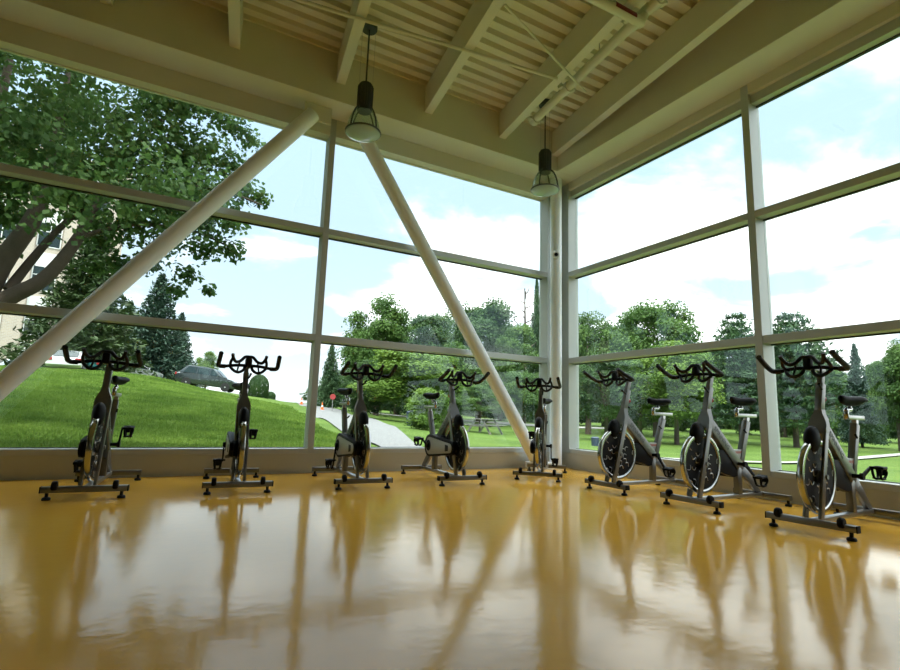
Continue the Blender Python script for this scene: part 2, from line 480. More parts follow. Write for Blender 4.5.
mullion('trim_7', 'y', *EM[1], SOF - 0.005, 'upright aluminium mullion on the east wall away from the corner')
t = MB(); t.b2((-0.265, -0.004, 0.229), (0.2, 0.2, SOF - 0.003)); t.b2((-0.004, -0.205, 0.229), (0.2, -0.004, SOF - 0.003))
struct(t.build('trim_9', M['alu'], smooth=False), 'aluminium corner jamb behind the round column')

# short solid returns at the far ends
w = MB(); w.b2((RX0, 0, 0.22), (-11.1, 0.2, SOF)); struct(w.build('trim_10', M['wall'], smooth=False))
w = MB(); w.b2((0, RY0, 0.22), (0.2, EM[1][0], SOF)); struct(w.build('trim_11', M['wall'], smooth=False))

# perimeter beams, soffits lit from the windows
w = MB(); w.b2((RX0, -0.422, SOF), (0.3, 0.3, 5.32), 0.006)
struct(w.build('ceiling_beam', M['beam'], smooth=False), 'deep beige beam over the north windows')
w = MB(); w.b2((-0.422, RY0, SOF), (0.3, -0.422, 5.32), 0.006)
struct(w.build('ceiling_beam', M['beam'], smooth=False), 'deep beige beam over the east windows')

# roof joists run slightly askew of the east wall
JD = Vector((-0.118, -1.0, 0)).normalized()
JT = Vector((-JD.y, JD.x, 0))
jn = ['beside the east beam', 'beside the sprinkler main', 'between the two pendant lamps', 'above the left pendant lamp', 'above the mullion of the north wall', 'near the top left corner', 'beyond the top left corner', 'farthest from the corner']
for k, x in enumerate((-0.47, -1.47, -2.69, -3.92, -5.165, -6.40, -7.63, -8.86)):
    ln = 10.0
    p0 = Vector((x, -0.40, 5.015)); p1 = p0 + JD * ln
    w = MB(); w.bar(p0, p1, 0.115, 0.39, 0.004, side=JT)
    struct(w.build('roof_beam', M['beam'], smooth=False), 'beige roof joist ' + jn[k])

# corrugated steel deck, flutes parallel to the north wall
w = MB(); pitch = 0.18
prof = []
y = -0.35
while y > RY0 - 0.1:
    prof += [(y, 5.212), (y - 0.098, 5.212), (y - 0.112, 5.275), (y - 0.166, 5.275)]
    y -= pitch
A = [w.bm.verts.new((RX0 - 0.1, p[0], p[1])) for p in prof]; B = [w.bm.verts.new((0.1, p[0], p[1])) for p in prof]
for i in range(len(prof) - 1): w.bm.faces.new((A[i], B[i], B[i + 1], A[i + 1]))
w.b2((RX0 - 0.3, RY0 - 0.3, 5.29), (0.35, 0.35, 5.6))
struct(w.build('ceiling', M['ceil'], smooth=False), 'corrugated cream steel roof deck')

# corner column and the two diagonal braces
t = MB(); t.lathe([(0.09, 0), (0.09, SOF)], 32, Matrix.Translation((-0.25, -0.19, 0)))
t.lathe([(0.13, 0), (0.13, 0.012)], 32, Matrix.Translation((-0.25, -0.19, 0)))
o = struct(t.build('corner_column', M['brace']), 'round off-white steel column in the window corner')
BY = -0.20
def brace(p0, p1, label, plates):
    t = MB(); t.tube([p0, p1], 0.094, 32)
    o = struct(t.build('diagonal_column', M['brace']), label)
    for c, s in plates:
        g = MB(); g.box(c, s, None, 0.002); g.build('gusset_plate', M['beam'], o, smooth=False)
brace((-7.215, BY, 0.29), (-4.19, BY, 4.43), 'round off-white diagonal brace rising to the beam from the left edge', [((-4.13, BY, 4.47), (0.34, 0.02, 0.23)), ])
brace((-0.60, BY, 0.10), (-3.66, BY, 4.56), 'round off-white diagonal brace falling to the corner behind the bike', [])
t = MB(); t.box((-0.56, BY, 0.05), (0.34, 0.26, 0.10), None, 0.004)
struct(t.build('column_base', M['brace'], smooth=False), 'steel foot of the right diagonal brace')

# dome camera on the column
t = empty('security_camera', (-0.25 - 0.055, -0.19 - 0.07, 3.27), math.atan2(-0.79, -0.61) + PI / 2)
tag(t, 'small round white security camera fixed high on the corner column', 'camera')
R90 = Matrix.Rotation(PI / 2, 4, 'X')
h = MB(); h.lathe([(0.030, -0.01), (0.058, -0.005), (0.060, 0.03), (0.046, 0.045), (0.0, 0.045)], 24, R90); h.build('housing', M['white'], t)
h = MB(); h.ellipsoid((0, -0.045, 0), (0.030, 0.025, 0.030), u=20, v=10); h.build('lens', M['black'], t)

# ------------------------------------------------------------------ pendant lamps
def make_lamp(loc):
    r = empty('pendant_lamp', loc)
    b = MB()
    b.lathe([(0.078, 0.26), (0.082, 0.27), (0.082, 0.56), (0.07, 0.59), (0.0, 0.59)], 24)
    for k in range(16):
        a = 2 * PI * k / 16
        b.box((0.083 * math.cos(a), 0.083 * math.sin(a), 0.43), (0.012, 0.008, 0.26), Matrix.Rotation(a, 3, 'Z'))
    b.build('housing', M['lampmetal'], r)
    for k in range(4):
        a = 2 * PI * k / 4 + 0.5
        prof = [(0.078, 0.29), (0.112, 0.265), (0.148, 0.20), (0.174, 0.125), (0.188, 0.05), (0.194, 0.01)]
        m = MB(); m.tube(catmull([(p * math.cos(a), p * math.sin(a), z) for p, z in prof], 4), 0.009, 8); m.build('arm', M['lampmetal'], r)
    s = MB(); s.lathe([(0.075, 0.28), (0.106, 0.258), (0.142, 0.195), (0.168, 0.122), (0.182, 0.05), (0.187, 0.01)], 36, cap=False); s.build('lamp_shade', M['acrylic'], r)
    m = MB(); m.tube([(0.192 * math.cos(2 * PI * k / 36), 0.192 * math.sin(2 * PI * k / 36), 0.008) for k in range(36)], 0.010, 8, closed=True); m.build('rim', M['lampmetal'], r)
    s = MB(); s.lathe([(0.19, 0.004), (0.188, -0.008), (0.15, -0.03), (0.09, -0.045), (0, -0.05)], 36); s.build('lens', M['lens'], r)
    c = MB(); c.tube([(0, 0, 0.58), (0, 0, 1.30)], 0.010, 10); c.build('stem', M['lampmetal'], r)
    c = MB(); c.lathe([(0.0, 1.275), (0.085, 1.275), (0.09, 1.285), (0.09, 1.335), (0.0, 1.34)], 28); c.build('canopy', M['lampmetal'], r)
    for sx in (-1, 1):
        c = MB(); c.tube([(sx * 0.078, 0, 0.55), (sx * 0.078, 0, 1.29)], 0.0018, 6); c.build('cable', M['steel'], r)
    c = MB(); c.tube([(0, 0, 1.33), (0, 0, 1.41)], 0.005, 8); c.build('hanger_rod', M['steel'], r)
    return r
lp = make_lamp((-3.83, -1.18, 3.80))
tag(lp, 'charcoal pendant lamp with a pale round lens, hanging in front of the north mullion', 'lamp', 'pendant lamps under the roof deck')
l2 = copy_tree(lp); l2.location = (-1.13, -1.0, 3.86)
tag(l2, 'charcoal pendant lamp with a pale round lens, hanging near the corner column', 'lamp', 'pendant lamps under the roof deck')

# ------------------------------------------------------------------ sprinkler pipework and conduit
sp = empty('sprinkler_pipe', (-1.272, -0.93, 4.90))
tag(sp, 'thick cream sprinkler main with couplings running between two joists', 'pipe')
base = Vector((-1.272, -0.93, 4.90))
dirp = Vector((-0.118, -1.0, 0.0)).normalized()
m = MB(); m.tube([(0, 0, 0)] + [tuple(dirp * s) for s in (0.5, 3, 9.0)], 0.056, 20); m.build('pipe', M['beam'], sp)
for s in (0.03, 0.80, 2.02, 2.34, 5.2):
    q = dirp * s
    m = MB(); m.tube([tuple(q - dirp * 0.05), tuple(q + dirp * 0.05)], 0.072, 20)
    m.box(tuple(q + JT * 0.085), (0.05, 0.07, 0.035), None, 0.004); m.box(tuple(q - JT * 0.085), (0.05, 0.07, 0.035), None, 0.004)
    m.build('coupling', M['beam'], sp)
q = dirp * 0.80
m = MB(); m.tube([tuple(q), tuple(q + Vector((-0.09, 0.02, 0.02))), tuple(q + Vector((-0.11, 0.05, 0.31)))], 0.022, 12); m.build('hanger', M['beam'], sp)
q = dirp * 2.18
m = MB(); m.tube([tuple(q), tuple(q + Vector((-0.06, 0.0, -0.13))), tuple(q + Vector((-0.14, 0.0, -0.145))), tuple(q + Vector((-4.6, 0.10, -0.145)))], 0.050, 18); m.build('branch_pipe', M['beam'], sp)
m = MB(); lo_ = []
for xx in (-0.17, -0.46):
    lo_.append([m.bm.verts.new(q + Vector((xx, -0.0515 * math.cos(t), -0.1435 + 0.0515 * math.sin(t)))) for t in [-0.55 + 1.5 * i / 8 for i in range(9)]])
    lo_.append([m.bm.verts.new(q + Vector((xx, -0.0505 * math.cos(t), -0.1435 + 0.0505 * math.sin(t)))) for t in [-0.55 + 1.5 * i / 8 for i in range(9)]])
for i in range(8):
    m.bm.faces.new((lo_[0][i], lo_[0][i + 1], lo_[2][i + 1], lo_[2][i])); m.bm.faces.new((lo_[1][i], lo_[1][i + 1], lo_[3][i + 1], lo_[3][i]))
m.build('label', M['redlabel'], sp)['label'] = 'dark red label stuck on the pipe'
for s in (1.45, 3.9):
    q = dirp * s
    m = MB(); m.tube([tuple(q + Vector((0, 0, 0.05))), tuple(q + Vector((0, 0, 0.31)))], 0.006, 8); m.build('hanger', M['steel'], sp)

c0 = Vector((-8.0, -0.98, 4.79)); c1 = Vector((-1.30, -1.85, 4.79))
m = MB(); m.tube([(-7.6, -1.22, 4.79), (-4.23, -1.60, 4.79), (-3.08, -1.76, 4.79), (-1.70, -1.93, 4.79)], 0.019, 12)
tag(m.build('conduit_pipe', M['beam']), 'thin cream conduit running under the joists between the two pendant lamps', 'pipe')
m = MB(); m.tube([(-2.89, -2.545, 4.79), (-2.0, -2.21, 4.785), (-1.40, -1.985, 4.78), (-1.22, -1.91, 4.80)], 0.014, 10)
tag(m.build('brace_rod', M['beam']), 'thin cream sway rod slanting down to the sprinkler main', 'rod')
m = MB(); m.tube(catmull([(-3.83, -1.18, 5.13), (-3.3, -1.30, 5.10), (-3.1, -1.33, 5.14), (-2.92, -1.35, 5.19)], 6), 0.006, 8)
tag(m.build('power_cable', M['beam']), 'thin cable leaving the left pendant lamp canopy along the deck', 'cable')

# ------------------------------------------------------------------ spin bikes.  local axes: x sideways, y rearwards, z up; heading -y
def text_mesh(txt, size, depth):
    cu = bpy.data.curves.new('lettering', 'FONT'); cu.body = txt; cu.size = size; cu.extrude = depth; cu.align_x = 'CENTER'; cu.align_y = 'CENTER'
    cu.resolution_u = 2
    o = bpy.data.objects.new('lettering', cu); COL.objects.link(o)
    dg = bpy.context.evaluated_depsgraph_get()
    me = bpy.data.meshes.new_from_object(o.evaluated_get(dg))
    bpy.data.objects.remove(o); bpy.data.curves.remove(cu)
    return me

BB = Vector((0, 0.68, 0.375)); HUB = Vector((0, 0.165, 0.385))
SZ = Matrix(((0, 0, 1, 0), (1, 0, 0, 0), (0, 1, 0, 0), (0, 0, 0, 1)))       # outline (s, z) -> y, z ; extrude along x
RX = Matrix.Rotation(PI / 2, 4, 'Y')

def hull_outline(c0, r0, c1, r1, n=14):
    """outline of two circles joined by tangents (s, z)"""
    d = math.hypot(c1[0] - c0[0], c1[1] - c0[1]); a = math.atan2(c1[1] - c0[1], c1[0] - c0[0]); b = math.acos((r0 - r1) / d)
    pts = []
    for k in range(n + 1):
        t = a + b + (2 * PI - 2 * b) * k / n; pts.append((c0[0] + r0 * math.cos(t), c0[1] + r0 * math.sin(t)))
    for k in range(n + 1):
        t = a - b + 2 * b * k / n; pts.append((c1[0] + r1 * math.cos(t), c1[1] + r1 * math.sin(t)))
    return pts

def make_bike():
    r = empty('spin_bike')
    # stabilisers with feet and transport wheels
    for nm, s, wd, hy in (('front_stabilizer', 0.0, 0.57, 0.055), ('rear_stabilizer', 1.08, 0.53, 0.05)):
        m = MB(); m.box((0, s, 0.078), (wd, hy, 0.046), None, 0.006); st = m.build(nm, M['frame'], r)
        for sx in (-1, 1):
            m = MB(); m.lathe([(0.028, 0), (0.031, 0.006), (0.026, 0.020), (0.012, 0.026), (0.012, 0.056)], 16, Matrix.Translation((sx * 0.245, s, 0)))
            m.build('foot', M['rubber'], st)
            m = MB(); m.box((sx * (wd / 2 + 0.002), s, 0.078), (0.008, hy + 0.002, 0.048), None, 0.003); m.build('end_cap', M['black'] if s < 0.5 else M['frame'], st)
    for sx in (-1, 1):
        m = MB(); m.lathe([(0.010, -0.020), (0.030, -0.018), (0.036, -0.010), (0.036, 0.010), (0.030, 0.018), (0.010, 0.020)], 20, Matrix.Translation((sx * 0.20, -0.018, 0.108)) @ RX)
        m.build('transport_wheel', M['black'], r)
    m = MB(); m.bar((0, 0.02, 0.078), (0, 1.06, 0.078), 0.05, 0.036, 0.005); m.build('base_tube', M['silver'], r)
    # fork and head
    m = MB()
    for sx in (-1, 1): m.bar((sx * 0.050, 0.055, 0.095), (sx * 0.050, 0.245, 0.735), 0.022, 0.052, 0.004)
    secs = []
    for z, wx, dy in ((0.70, 0.061, 0.026), (0.765, 0.061, 0.028), (0.80, 0.052, 0.029), (0.845, 0.032, 0.030), (0.875, 0.025, 0.030)):
        s = 0.245 + (z - 0.735) * 0.27
        secs.append([(-wx, s - dy, z), (wx, s - dy, z), (wx, s + dy, z), (-wx, s + dy, z)])
    m.loft(secs)
    m.bar((0, 0.278, 0.86), (0, 0.338, 1.075), 0.049, 0.060, 0.004)
    m.build('fork', M['frame'], r)
    # main beam
    b0, b1 = Vector((0, 0.275, 0.765)), Vector((0, 0.715, 0.355))
    m = MB(); m.bar(b0, b1, 0.062, 0.098, 0.006); mb = m.build('main_beam', M['frame'], r)
    tm = text_mesh('SPINNING', 0.062, 0.0008)
    tm.materials.append(M['ink'])
    dirb = (b1 - b0).normalized(); ctr = b0 + (b1 - b0) * 0.38
    for sx in (1, -1):
        ex = dirb if sx > 0 else -dirb
        nrm = Vector((sx, 0, 0)); ey = nrm.cross(ex)
        o = bpy.data.objects.new('lettering', tm); link(o, mb)
        c = ctr + nrm * 0.0318
        o.matrix_local = Matrix(((ex.x, ey.x, nrm.x, c.x), (ex.y, ey.y, nrm.y, c.y), (ex.z, ey.z, nrm.z, c.z), (0, 0, 0, 1)))
    # flywheel
    T = Matrix.Translation(HUB) @ RX
    m = MB()
    m.lathe([(0.0, -0.012), (0.232, -0.012), (0.232, 0.012), (0.0, 0.012)], 48, T)
    m.mi = 1                                            # silver swirls printed on the disc
    rr = random.Random(3)
    for sx in (-1, 1):
        for k in range(22):
            a = 2 * PI * k / 22 * 2 + 0.15 * (k // 11)
            rad = 0.085 + 0.045 * (k % 4)
            c = Vector((0, rad * math.cos(a), rad * math.sin(a)))
            a1 = a + rr.uniform(-1, 1)
            pts = []
            for q in range(5):
                tt = -1 + q * 0.5
                pts.append(HUB + c + Vector((sx * 0.0115, 0.028 * tt * math.cos(a1) + 0.026 * tt * tt * math.sin(a1), 0.028 * tt * math.sin(a1) - 0.026 * tt * tt * math.cos(a1))))
            m.tube(pts, 0.0042, 6)
    fwl = m.build('flywheel', [M['black'], M['silver']], r)
    m = MB(); m.lathe([(0.228, -0.016), (0.240, -0.023), (0.266, -0.019), (0.271, -0.010), (0.271, 0.010), (0.266, 0.019), (0.240, 0.023), (0.228, 0.016), (0.228, -0.016)], 56, T, cap=False)
    m.build('rim', M['chrome'], fwl)
    m = MB(); m.lathe([(0.0, -0.07), (0.018, -0.07), (0.022, -0.04), (0.05, -0.030), (0.05, 0.030), (0.022, 0.04), (0.018, 0.07), (0.0, 0.07)], 24, T); m.build('hub', M['frame'], fwl)
    # brake housing over the wheel
    m = MB(); m.ellipsoid((0, 0.125, 0.655), (0.049, 0.080, 0.100), Matrix.Rotation(-0.30, 4, 'X'))
    m.build('brake_housing', M['black'], r)
    # guards (right side = -x)
    m = MB(); m.prism(hull_outline((0.68, 0.375), 0.125, (0.13, 0.375), 0.072), SZ, -0.062, -0.030, 0.006)
    m.prism([(0.40, 0.31), (0.40, 0.50), (0.52, 0.50), (0.70, 0.36), (0.70, 0.27), (0.62, 0.25)], SZ, -0.030, 0.020, 0.003); m.build('inner_guard', M['black'], r)
    m = MB(); m.prism(hull_outline((0.68, 0.375), 0.130, (0.13, 0.378), 0.070), SZ, -0.100, -0.064, 0.010); cg = m.build('chain_guard', M['black'], r)
    m = MB(); m.prism(hull_outline((0.655, 0.372), 0.100, (0.135, 0.376), 0.050), SZ, -0.104, -0.0995, 0.002); m.build('side_cover', M['guard'], cg)
    m = MB(); m.prism([(0.165, 0.345), (0.165, 0.405), (0.24, 0.412), (0.24, 0.335)], SZ, -0.107, -0.103, 0.002); m.build('vent', M['black'], cg)
    m = MB(); m.lathe([(0, -0.109), (0.062, -0.107), (0.066, -0.098)], 24, Matrix.Translation((0, BB.y, BB.z)) @ RX, cap=True); m.build('hub_cap', M['black'], cg)
    # crank with pedals (origin at the bottom bracket)
    m = MB(); m.tube([BB + Vector((-0.125, 0, 0)), BB + Vector((0.10, 0, 0))], 0.016, 14)
    m.bar(BB + Vector((-0.120, 0, 0)), BB + Vector((-0.125, 0, 0.172)), 0.016, 0.034, 0.004, w1=0.014, h1=0.024)
    m.bar(BB + Vector((0.095, 0, 0)), BB + Vector((0.100, 0, -0.172)), 0.016, 0.034, 0.004, w1=0.014, h1=0.024)
    m.lathe([(0.026, -0.012), (0.026, 0.012)], 16, Matrix.Translation(BB + Vector((0.095, 0, 0))) @ RX)
    m.lathe([(0.026, -0.012), (0.026, 0.012)], 16, Matrix.Translation(BB + Vector((-0.12, 0, 0))) @ RX)
    cr = m.build('crank', M['black'], r, origin=BB)
    for sx, zz in ((-1, 0.172), (1, -0.172)):
        m = MB()
        cx = sx * (0.165 if sx < 0 else 0.150)
        m.tube([(sx * 0.10, 0, 0), (cx + sx * 0.045, 0, 0)], 0.008, 10)
        m.box((cx, 0, 0), (0.036, 0.05, 0.030), None, 0.005)
        for sy in (-1, 1): m.box((cx, sy * 0.040, 0), (0.088, 0.012, 0.022), None, 0.003)
        for ex in (-1, 1): m.box((cx + ex * 0.040, 0, 0), (0.010, 0.086, 0.018), None, 0.003)
        # toe cage hanging under the body, and strap
        for ex in (-0.028, 0.028):
            m.tube(catmull([(cx + ex, 0.045, -0.005), (cx + ex, 0.062, -0.045), (cx + ex * 0.7, 0.02, -0.085), (cx + ex * 0.8, -0.035, -0.070), (cx + ex, -0.045, -0.006)], 4), 0.0095, 8)
        m.tube([(cx - 0.03, 0.060, -0.05), (cx + 0.03, 0.060, -0.05)], 0.010, 8)
        m.box((cx, 0.02, -0.086), (0.062, 0.05, 0.010), None, 0.003); m.box((cx, 0, 0.004), (0.080, 0.070, 0.010), None, 0.003); m.box((cx, 0.056, -0.03), (0.06, 0.008, 0.035), None, 0.003)
        m.box((cx, -0.012, -0.080), (0.075, 0.03, 0.008), None, 0.002)
        p = m.build('pedal', M['black'], cr)
        p.location = (0, 0, zz)
    # rear frame
    m = MB(); m.bar((0, 0.735, 0.33), (0, 0.895, 0.775), 0.052, 0.060, 0.005); m.build('seat_tube', M['frame'], r)
    m = MB(); m.bar((0, 0.705, 0.09), (0, 0.705, 0.36), 0.050, 0.060, 0.004); m.build('upright', M['frame'], r)
    m = MB(); m.bar((0, 0.745, 0.345), (0, 1.03, 0.09), 0.036, 0.105, 0.004, h1=0.055); m.build('rear_stay', M['frame'], r)
    m = MB(); m.prism([(0.575, 0.505), (0.795, 0.505), (0.765, 0.40), (0.70, 0.38)], SZ, -0.018, 0.018, 0.003); gp = m.build('gusset_plate', M['guard'], r)
    m = MB()
    for sx in (-1, 1): m.prism([(0.625, 0.468), (0.765, 0.468), (0.758, 0.490), (0.605, 0.490)], SZ, sx * 0.0185 - 0.001, sx * 0.0185 + 0.001)
    m.build('label_stripe', M['redstripe'], gp)
    # seat post, slider, saddle
    m = MB(); m.bar((0, 0.880, 0.73), (0, 0.908, 0.815), 0.036, 0.044, 0.003); m.build('seat_post', M['silver'], r)
    m = MB(); m.bar((0, 0.735, 0.828), (0, 1.045, 0.828), 0.042, 0.034, 0.004); m.build('seat_slider', M['silver'], r)
    m = MB(); m.tube(catmull([(0, 0.752, 0.822), (0, 0.742, 0.865), (0, 0.765, 0.888), (0, 0.815, 0.890), (0, 0.822, 0.91), (0, 0.822, 0.965)], 4), [0.020] * 16 + [0.015] * 5, 14); m.build('saddle_clamp', M['chrome'], r)
    secs = []
    for s, wx, zt, th in ((0.662, 0.012, 0.996, 0.030), (0.672, 0.022, 1.004, 0.046), (0.71, 0.028, 1.003, 0.052), (0.77, 0.038, 0.997, 0.054), (0.83, 0.062, 0.997, 0.056), (0.88, 0.088, 1.003, 0.058), (0.925, 0.094, 1.006, 0.056), (0.955, 0.080, 1.000, 0.050), (0.968, 0.050, 0.992, 0.036)):
        ring = []
        for k in range(16):
            a = 2 * PI * k / 16
            cx_, cz_ = math.cos(a), math.sin(a)
            ex = math.copysign(abs(cx_) ** 0.75, cx_); ez = math.copysign(abs(cz_) ** 0.75, cz_)
            ring.append((wx * ex * (1.0 if ez > -0.2 else 0.72), s, zt - th * 0.7 + th * 0.7 * ez))
        secs.append(ring)
    m = MB(); m.loft(secs); m.build('saddle', M['black'], r, angle=80)
    # levers and knob
    m = MB(); m.tube([(0, 0.300, 0.965), (0, 0.345, 0.955)], 0.012, 12); m.lathe([(0.010, 0.0), (0.021, 0.004), (0.023, 0.022), (0.012, 0.032), (0, 0.032)], 16, Matrix.Translation((0, 0.340, 0.957)) @ Matrix.Rotation(-PI / 2, 4, 'X')); m.build('resistance_knob', M['red'], r)
    m = MB(); m.tube([(0, 0.325, 0.90), (0, 0.352, 0.89), (0.0, 0.36, 0.885)], 0.012, 10); m.build('stop_knob', M['black'], r)
    m = MB(); m.tube([(0.02, 0.29, 1.03), (0.028, 0.27, 1.035), (0.035, 0.215, 1.065)], [0.010, 0.008, 0.010], 10); m.build('adjust_lever', M['black'], r)
    m = MB(); m.tube([(0.02, 0.845, 0.665), (0.03, 0.83, 0.67), (0.035, 0.79, 0.69)], [0.010, 0.007, 0.009], 10); m.build('adjust_lever', M['black'], r)
    # handlebar with post (origin at the bar, so that it can be raised)
    O = Vector((0, 0.140, 1.135))
    m = MB(); m.bar(O + Vector((0, 0.165, -0.15)), O + Vector((0, 0.215, 0.005)), 0.038, 0.048, 0.004)
    m.bar(O + Vector((0, 0.235, -0.004)), O + Vector((0, -0.01, -0.004)), 0.046, 0.030, 0.004)
    m.build('handlebar_post', M['frame'], r, origin=O)
    m = MB()
    half = [(0, 0, 0), (0.10, 0, -0.002), (0.18, 0.004, -0.014), (0.228, 0.004, -0.020), (0.250, -0.014, -0.012)]
    path = [(-x, s, z) for x, s, z in reversed(half[1:])] + half
    m.tube([O + Vector(p) for p in catmull(path, 5)], 0.0145, 12)
    m.box(O + Vector((0, -0.005, 0.028)), (0.062, 0.06, 0.095), None, 0.022)
    hb = m.build('handlebar', M['black'], r, origin=O)
    for sx in (-1, 1):
        m = MB(); m.tube([Vector((sx * x, s, z)) for x, s, z in catmull([(0.195, 0.005, -0.018), (0.236, 0.002, -0.018), (0.256, -0.028, -0.008), (0.252, -0.125, 0.030), (0.246, -0.225, 0.080)], 4)], 0.0195, 12); m.build('grip', M['rubber'], hb)
        m = MB()
        m.tube([Vector((sx * x, s, z)) for x, s, z in catmull([(0.0, -0.01, 0.082), (0.035, -0.018, 0.078), (0.075, -0.035, 0.036), (0.115, -0.055, 0.028), (0.140, -0.09, 0.062), (0.146, -0.11, 0.090)], 5)], 0.0145, 10)
        m.tube([Vector((sx * x, s, z)) for x, s, z in catmull([(0.140, -0.088, 0.060), (0.156, -0.05, 0.02), (0.156, 0.0, -0.012)], 4)], 0.013, 10)
        m.tube([Vector((sx * x, s, z)) for x, s, z in catmull([(0.028, 0, 0.0), (0.040, -0.02, -0.042), (0.080, -0.04, -0.068), (0.118, -0.04, -0.058), (0.148, -0.018, -0.030), (0.156, 0.0, -0.012)], 5)], 0.0135, 10)
        m.tube([Vector((sx * x, s, z)) for x, s, z in ((0.075, -0.034, 0.036), (0.085, -0.012, -0.002), (0.095, -0.038, -0.066))], 0.008, 8)
        m.build('loop_bar', M['rubber'], hb)
    return r

bike0 = make_bike()
def pose_bike(r, x, y, rz, crank, dz, ped):
    r.location = (x, y, 0); r.rotation_euler = (0, 0, math.radians(rz))
    for ch in r.children:
        n = ch.name.split('.')[0]
        if n == 'crank':
            ch.rotation_euler = (math.radians(crank), 0, 0)
            for p in ch.children: p.rotation_euler = (math.radians(-crank + ped), 0, 0)
        if n in ('handlebar', 'handlebar_post'):
            ch.location = (0, 0.140 + dz * 0.27, 1.135 + dz)

# crank: 0 = right pedal straight up; positive turns that pedal to the front
BIKES = [
    (-5.925, -1.325, -3.5, 150, -0.045, 10, 'leftmost spin bike of the row, in front of the grass bank and the diagonal brace'),
    (-4.81, -1.36, -3, 145, 0.0, 0, 'second spin bike from the left, in front of the parked grey car outside'),
    (-3.67, -1.40, -2, 195, 0.0, 0, 'spin bike just right of the north window mullion, in front of the road'),
    (-2.57, -1.425, -1.5, -65, 0.0, 10, 'spin bike with its silver chain guard showing, left of the lower brace end'),
    (-1.48, -1.32, -45, -15, 0.0, 0, 'spin bike set at an angle in the corner beside the round column'),
    (-1.315, -2.26, -90, 35, 0.05, 10, 'spin bike nearest the corner of the three along the east windows'),
    (-1.33, -3.265, -89, 50, 0.05, 10, 'middle spin bike of the three along the east windows, in front of the mullion'),
    (-1.34, -4.23, -86, 113, 0.05, 0, 'rightmost and nearest spin bike, its near pedal sticking out behind'),
]
allb = [bike0] + [copy_tree(bike0) for _ in BIKES[1:]]
for o, (x, y, rz, ck, dz, pd, lb) in zip(allb, BIKES):
    pose_bike(o, x, y, rz, ck, dz, pd)
    tag(o, lb, 'exercise bike', 'spin bikes around the window corner')

# ------------------------------------------------------------------ terrain
CT = []
def cpt(u, D, z): CT.append((*ground_xy(u, D), z))
for x, y, z in ((-11, 0.6, -0.02), (-5, 0.6, -0.06), (0.6, 0.6, -0.14), (0.8, -5, -0.2), (0.8, -10, -0.2), (-11, -11, -0.35), (-5, -11, -0.35), (-5, -5, -0.45), (-20, -8, -0.2)):
    CT.append((x, y, z))
for u, D, z in ((50, 10.5, 0.10), (50, 20, 1.05), (50, 33, 2.27), (50, 45, 2.6), (-80, 20, 1.1), (-80, 45, 2.3), (0, 60, 2.25), (0, 90, 2.6),
                (150, 10, 0.05), (150, 20, 0.95), (150, 33, 2.18), (150, 46, 2.35), (205, 10, 0.0), (205, 20, 0.75), (205, 30, 1.42), (205, 34, 1.62), (205, 38, 1.76), (205, 44, 2.0), (205, 49, 2.1), (165, 44, 2.25), (240, 38, 1.58), (240, 44, 1.74),
                (260, 12, 0.0), (260, 24, 0.75), (260, 38, 1.50), (260, 50, 1.55), (300, 12, -0.05), (300, 42, 0.80), (300, 60, 1.36), (300, 90, 1.7),
                (345, 17, 0.02), (315, 28, 0.30), (420, 13, -0.10), (400, 22, 0.03), (380, 32, 0.16), (340, 50, 0.70), (435, 25, -0.03), (395, 60, 0.33),
                (500, 55, 0.06), (485, 30, -0.2), (590, 25, -0.52), (590, 45, -0.6), (800, 20, -0.46), (900, 30, -0.52), (700, 45, -0.55), (850, 60, -0.5),
                (700, 90, -0.2), (900, 90, -0.3), (500, 90, 0.3), (400, 95, 0.9), (600, 120, 0.5), (1000, 30, -0.5), (150, 90, 2.6), (300, 130, 2.2)):
    cpt(u, D, z)
CT = np.array(CT)
def tps_k(r2): return np.where(r2 > 1e-9, 0.5 * r2 * np.log(r2 + 1e-12), 0.0)
def tps_fit(C, lam=0.4):
    n = len(C); d = ((C[:, None, :2] - C[None, :, :2]) ** 2).sum(-1)
    A = np.zeros((n + 3, n + 3)); A[:n, :n] = tps_k(d) + lam * np.eye(n)
    A[:n, n] = 1; A[:n, n + 1:] = C[:, :2]; A[n, :n] = 1; A[n + 1:, :n] = C[:, :2].T
    b = np.zeros(n + 3); b[:n] = C[:, 2]
    return np.linalg.solve(A, b)
TW = tps_fit(CT)
def ground_arr(X):
    d = ((X[:, None, :] - CT[None, :, :2]) ** 2).sum(-1)
    z = tps_k(d) @ TW[:-3] + TW[-3] + X @ TW[-2:]
    ins = (X[:, 0] > RX0 - 1) & (X[:, 0] < 1.0) & (X[:, 1] < 1.0) & (X[:, 1] > RY0 - 1)
    z = np.where(ins, np.minimum(z, -0.06), z)
    return np.clip(z, -1.2, 4.0)
def gz(x, y): return float(ground_arr(np.array([[x, y]]))[0])

gx = np.arange(-75, 130.1, 1.25); gy = np.arange(-60, 135.1, 1.25)
XX, YY = np.meshgrid(gx, gy, indexing='ij')
pts = np.stack([XX.ravel(), YY.ravel()], 1)
zz = np.concatenate([ground_arr(c) for c in np.array_split(pts, 40)])
ny = len(gy); quads = []
keep = []
for i in range(len(gx) - 1):
    for j in range(ny - 1):
        cx, cy = gx[i] + .6, gy[j] + .6
        if RX0 + 0.5 < cx < -0.6 and RY0 + 0.5 < cy < -0.6: continue
        a = i * ny + j
        quads.append((a, a + ny, a + ny + 1, a + 1))
me = bpy.data.meshes.new('ground'); me.from_pydata(np.column_stack([pts, zz]).tolist(), [], quads); me.materials.append(M['grass']); smooth_mesh(me, 80)
go = link(bpy.data.objects.new('ground', me)); struct(go, 'sunlit lawn rising to a bank on the left outside the windows')

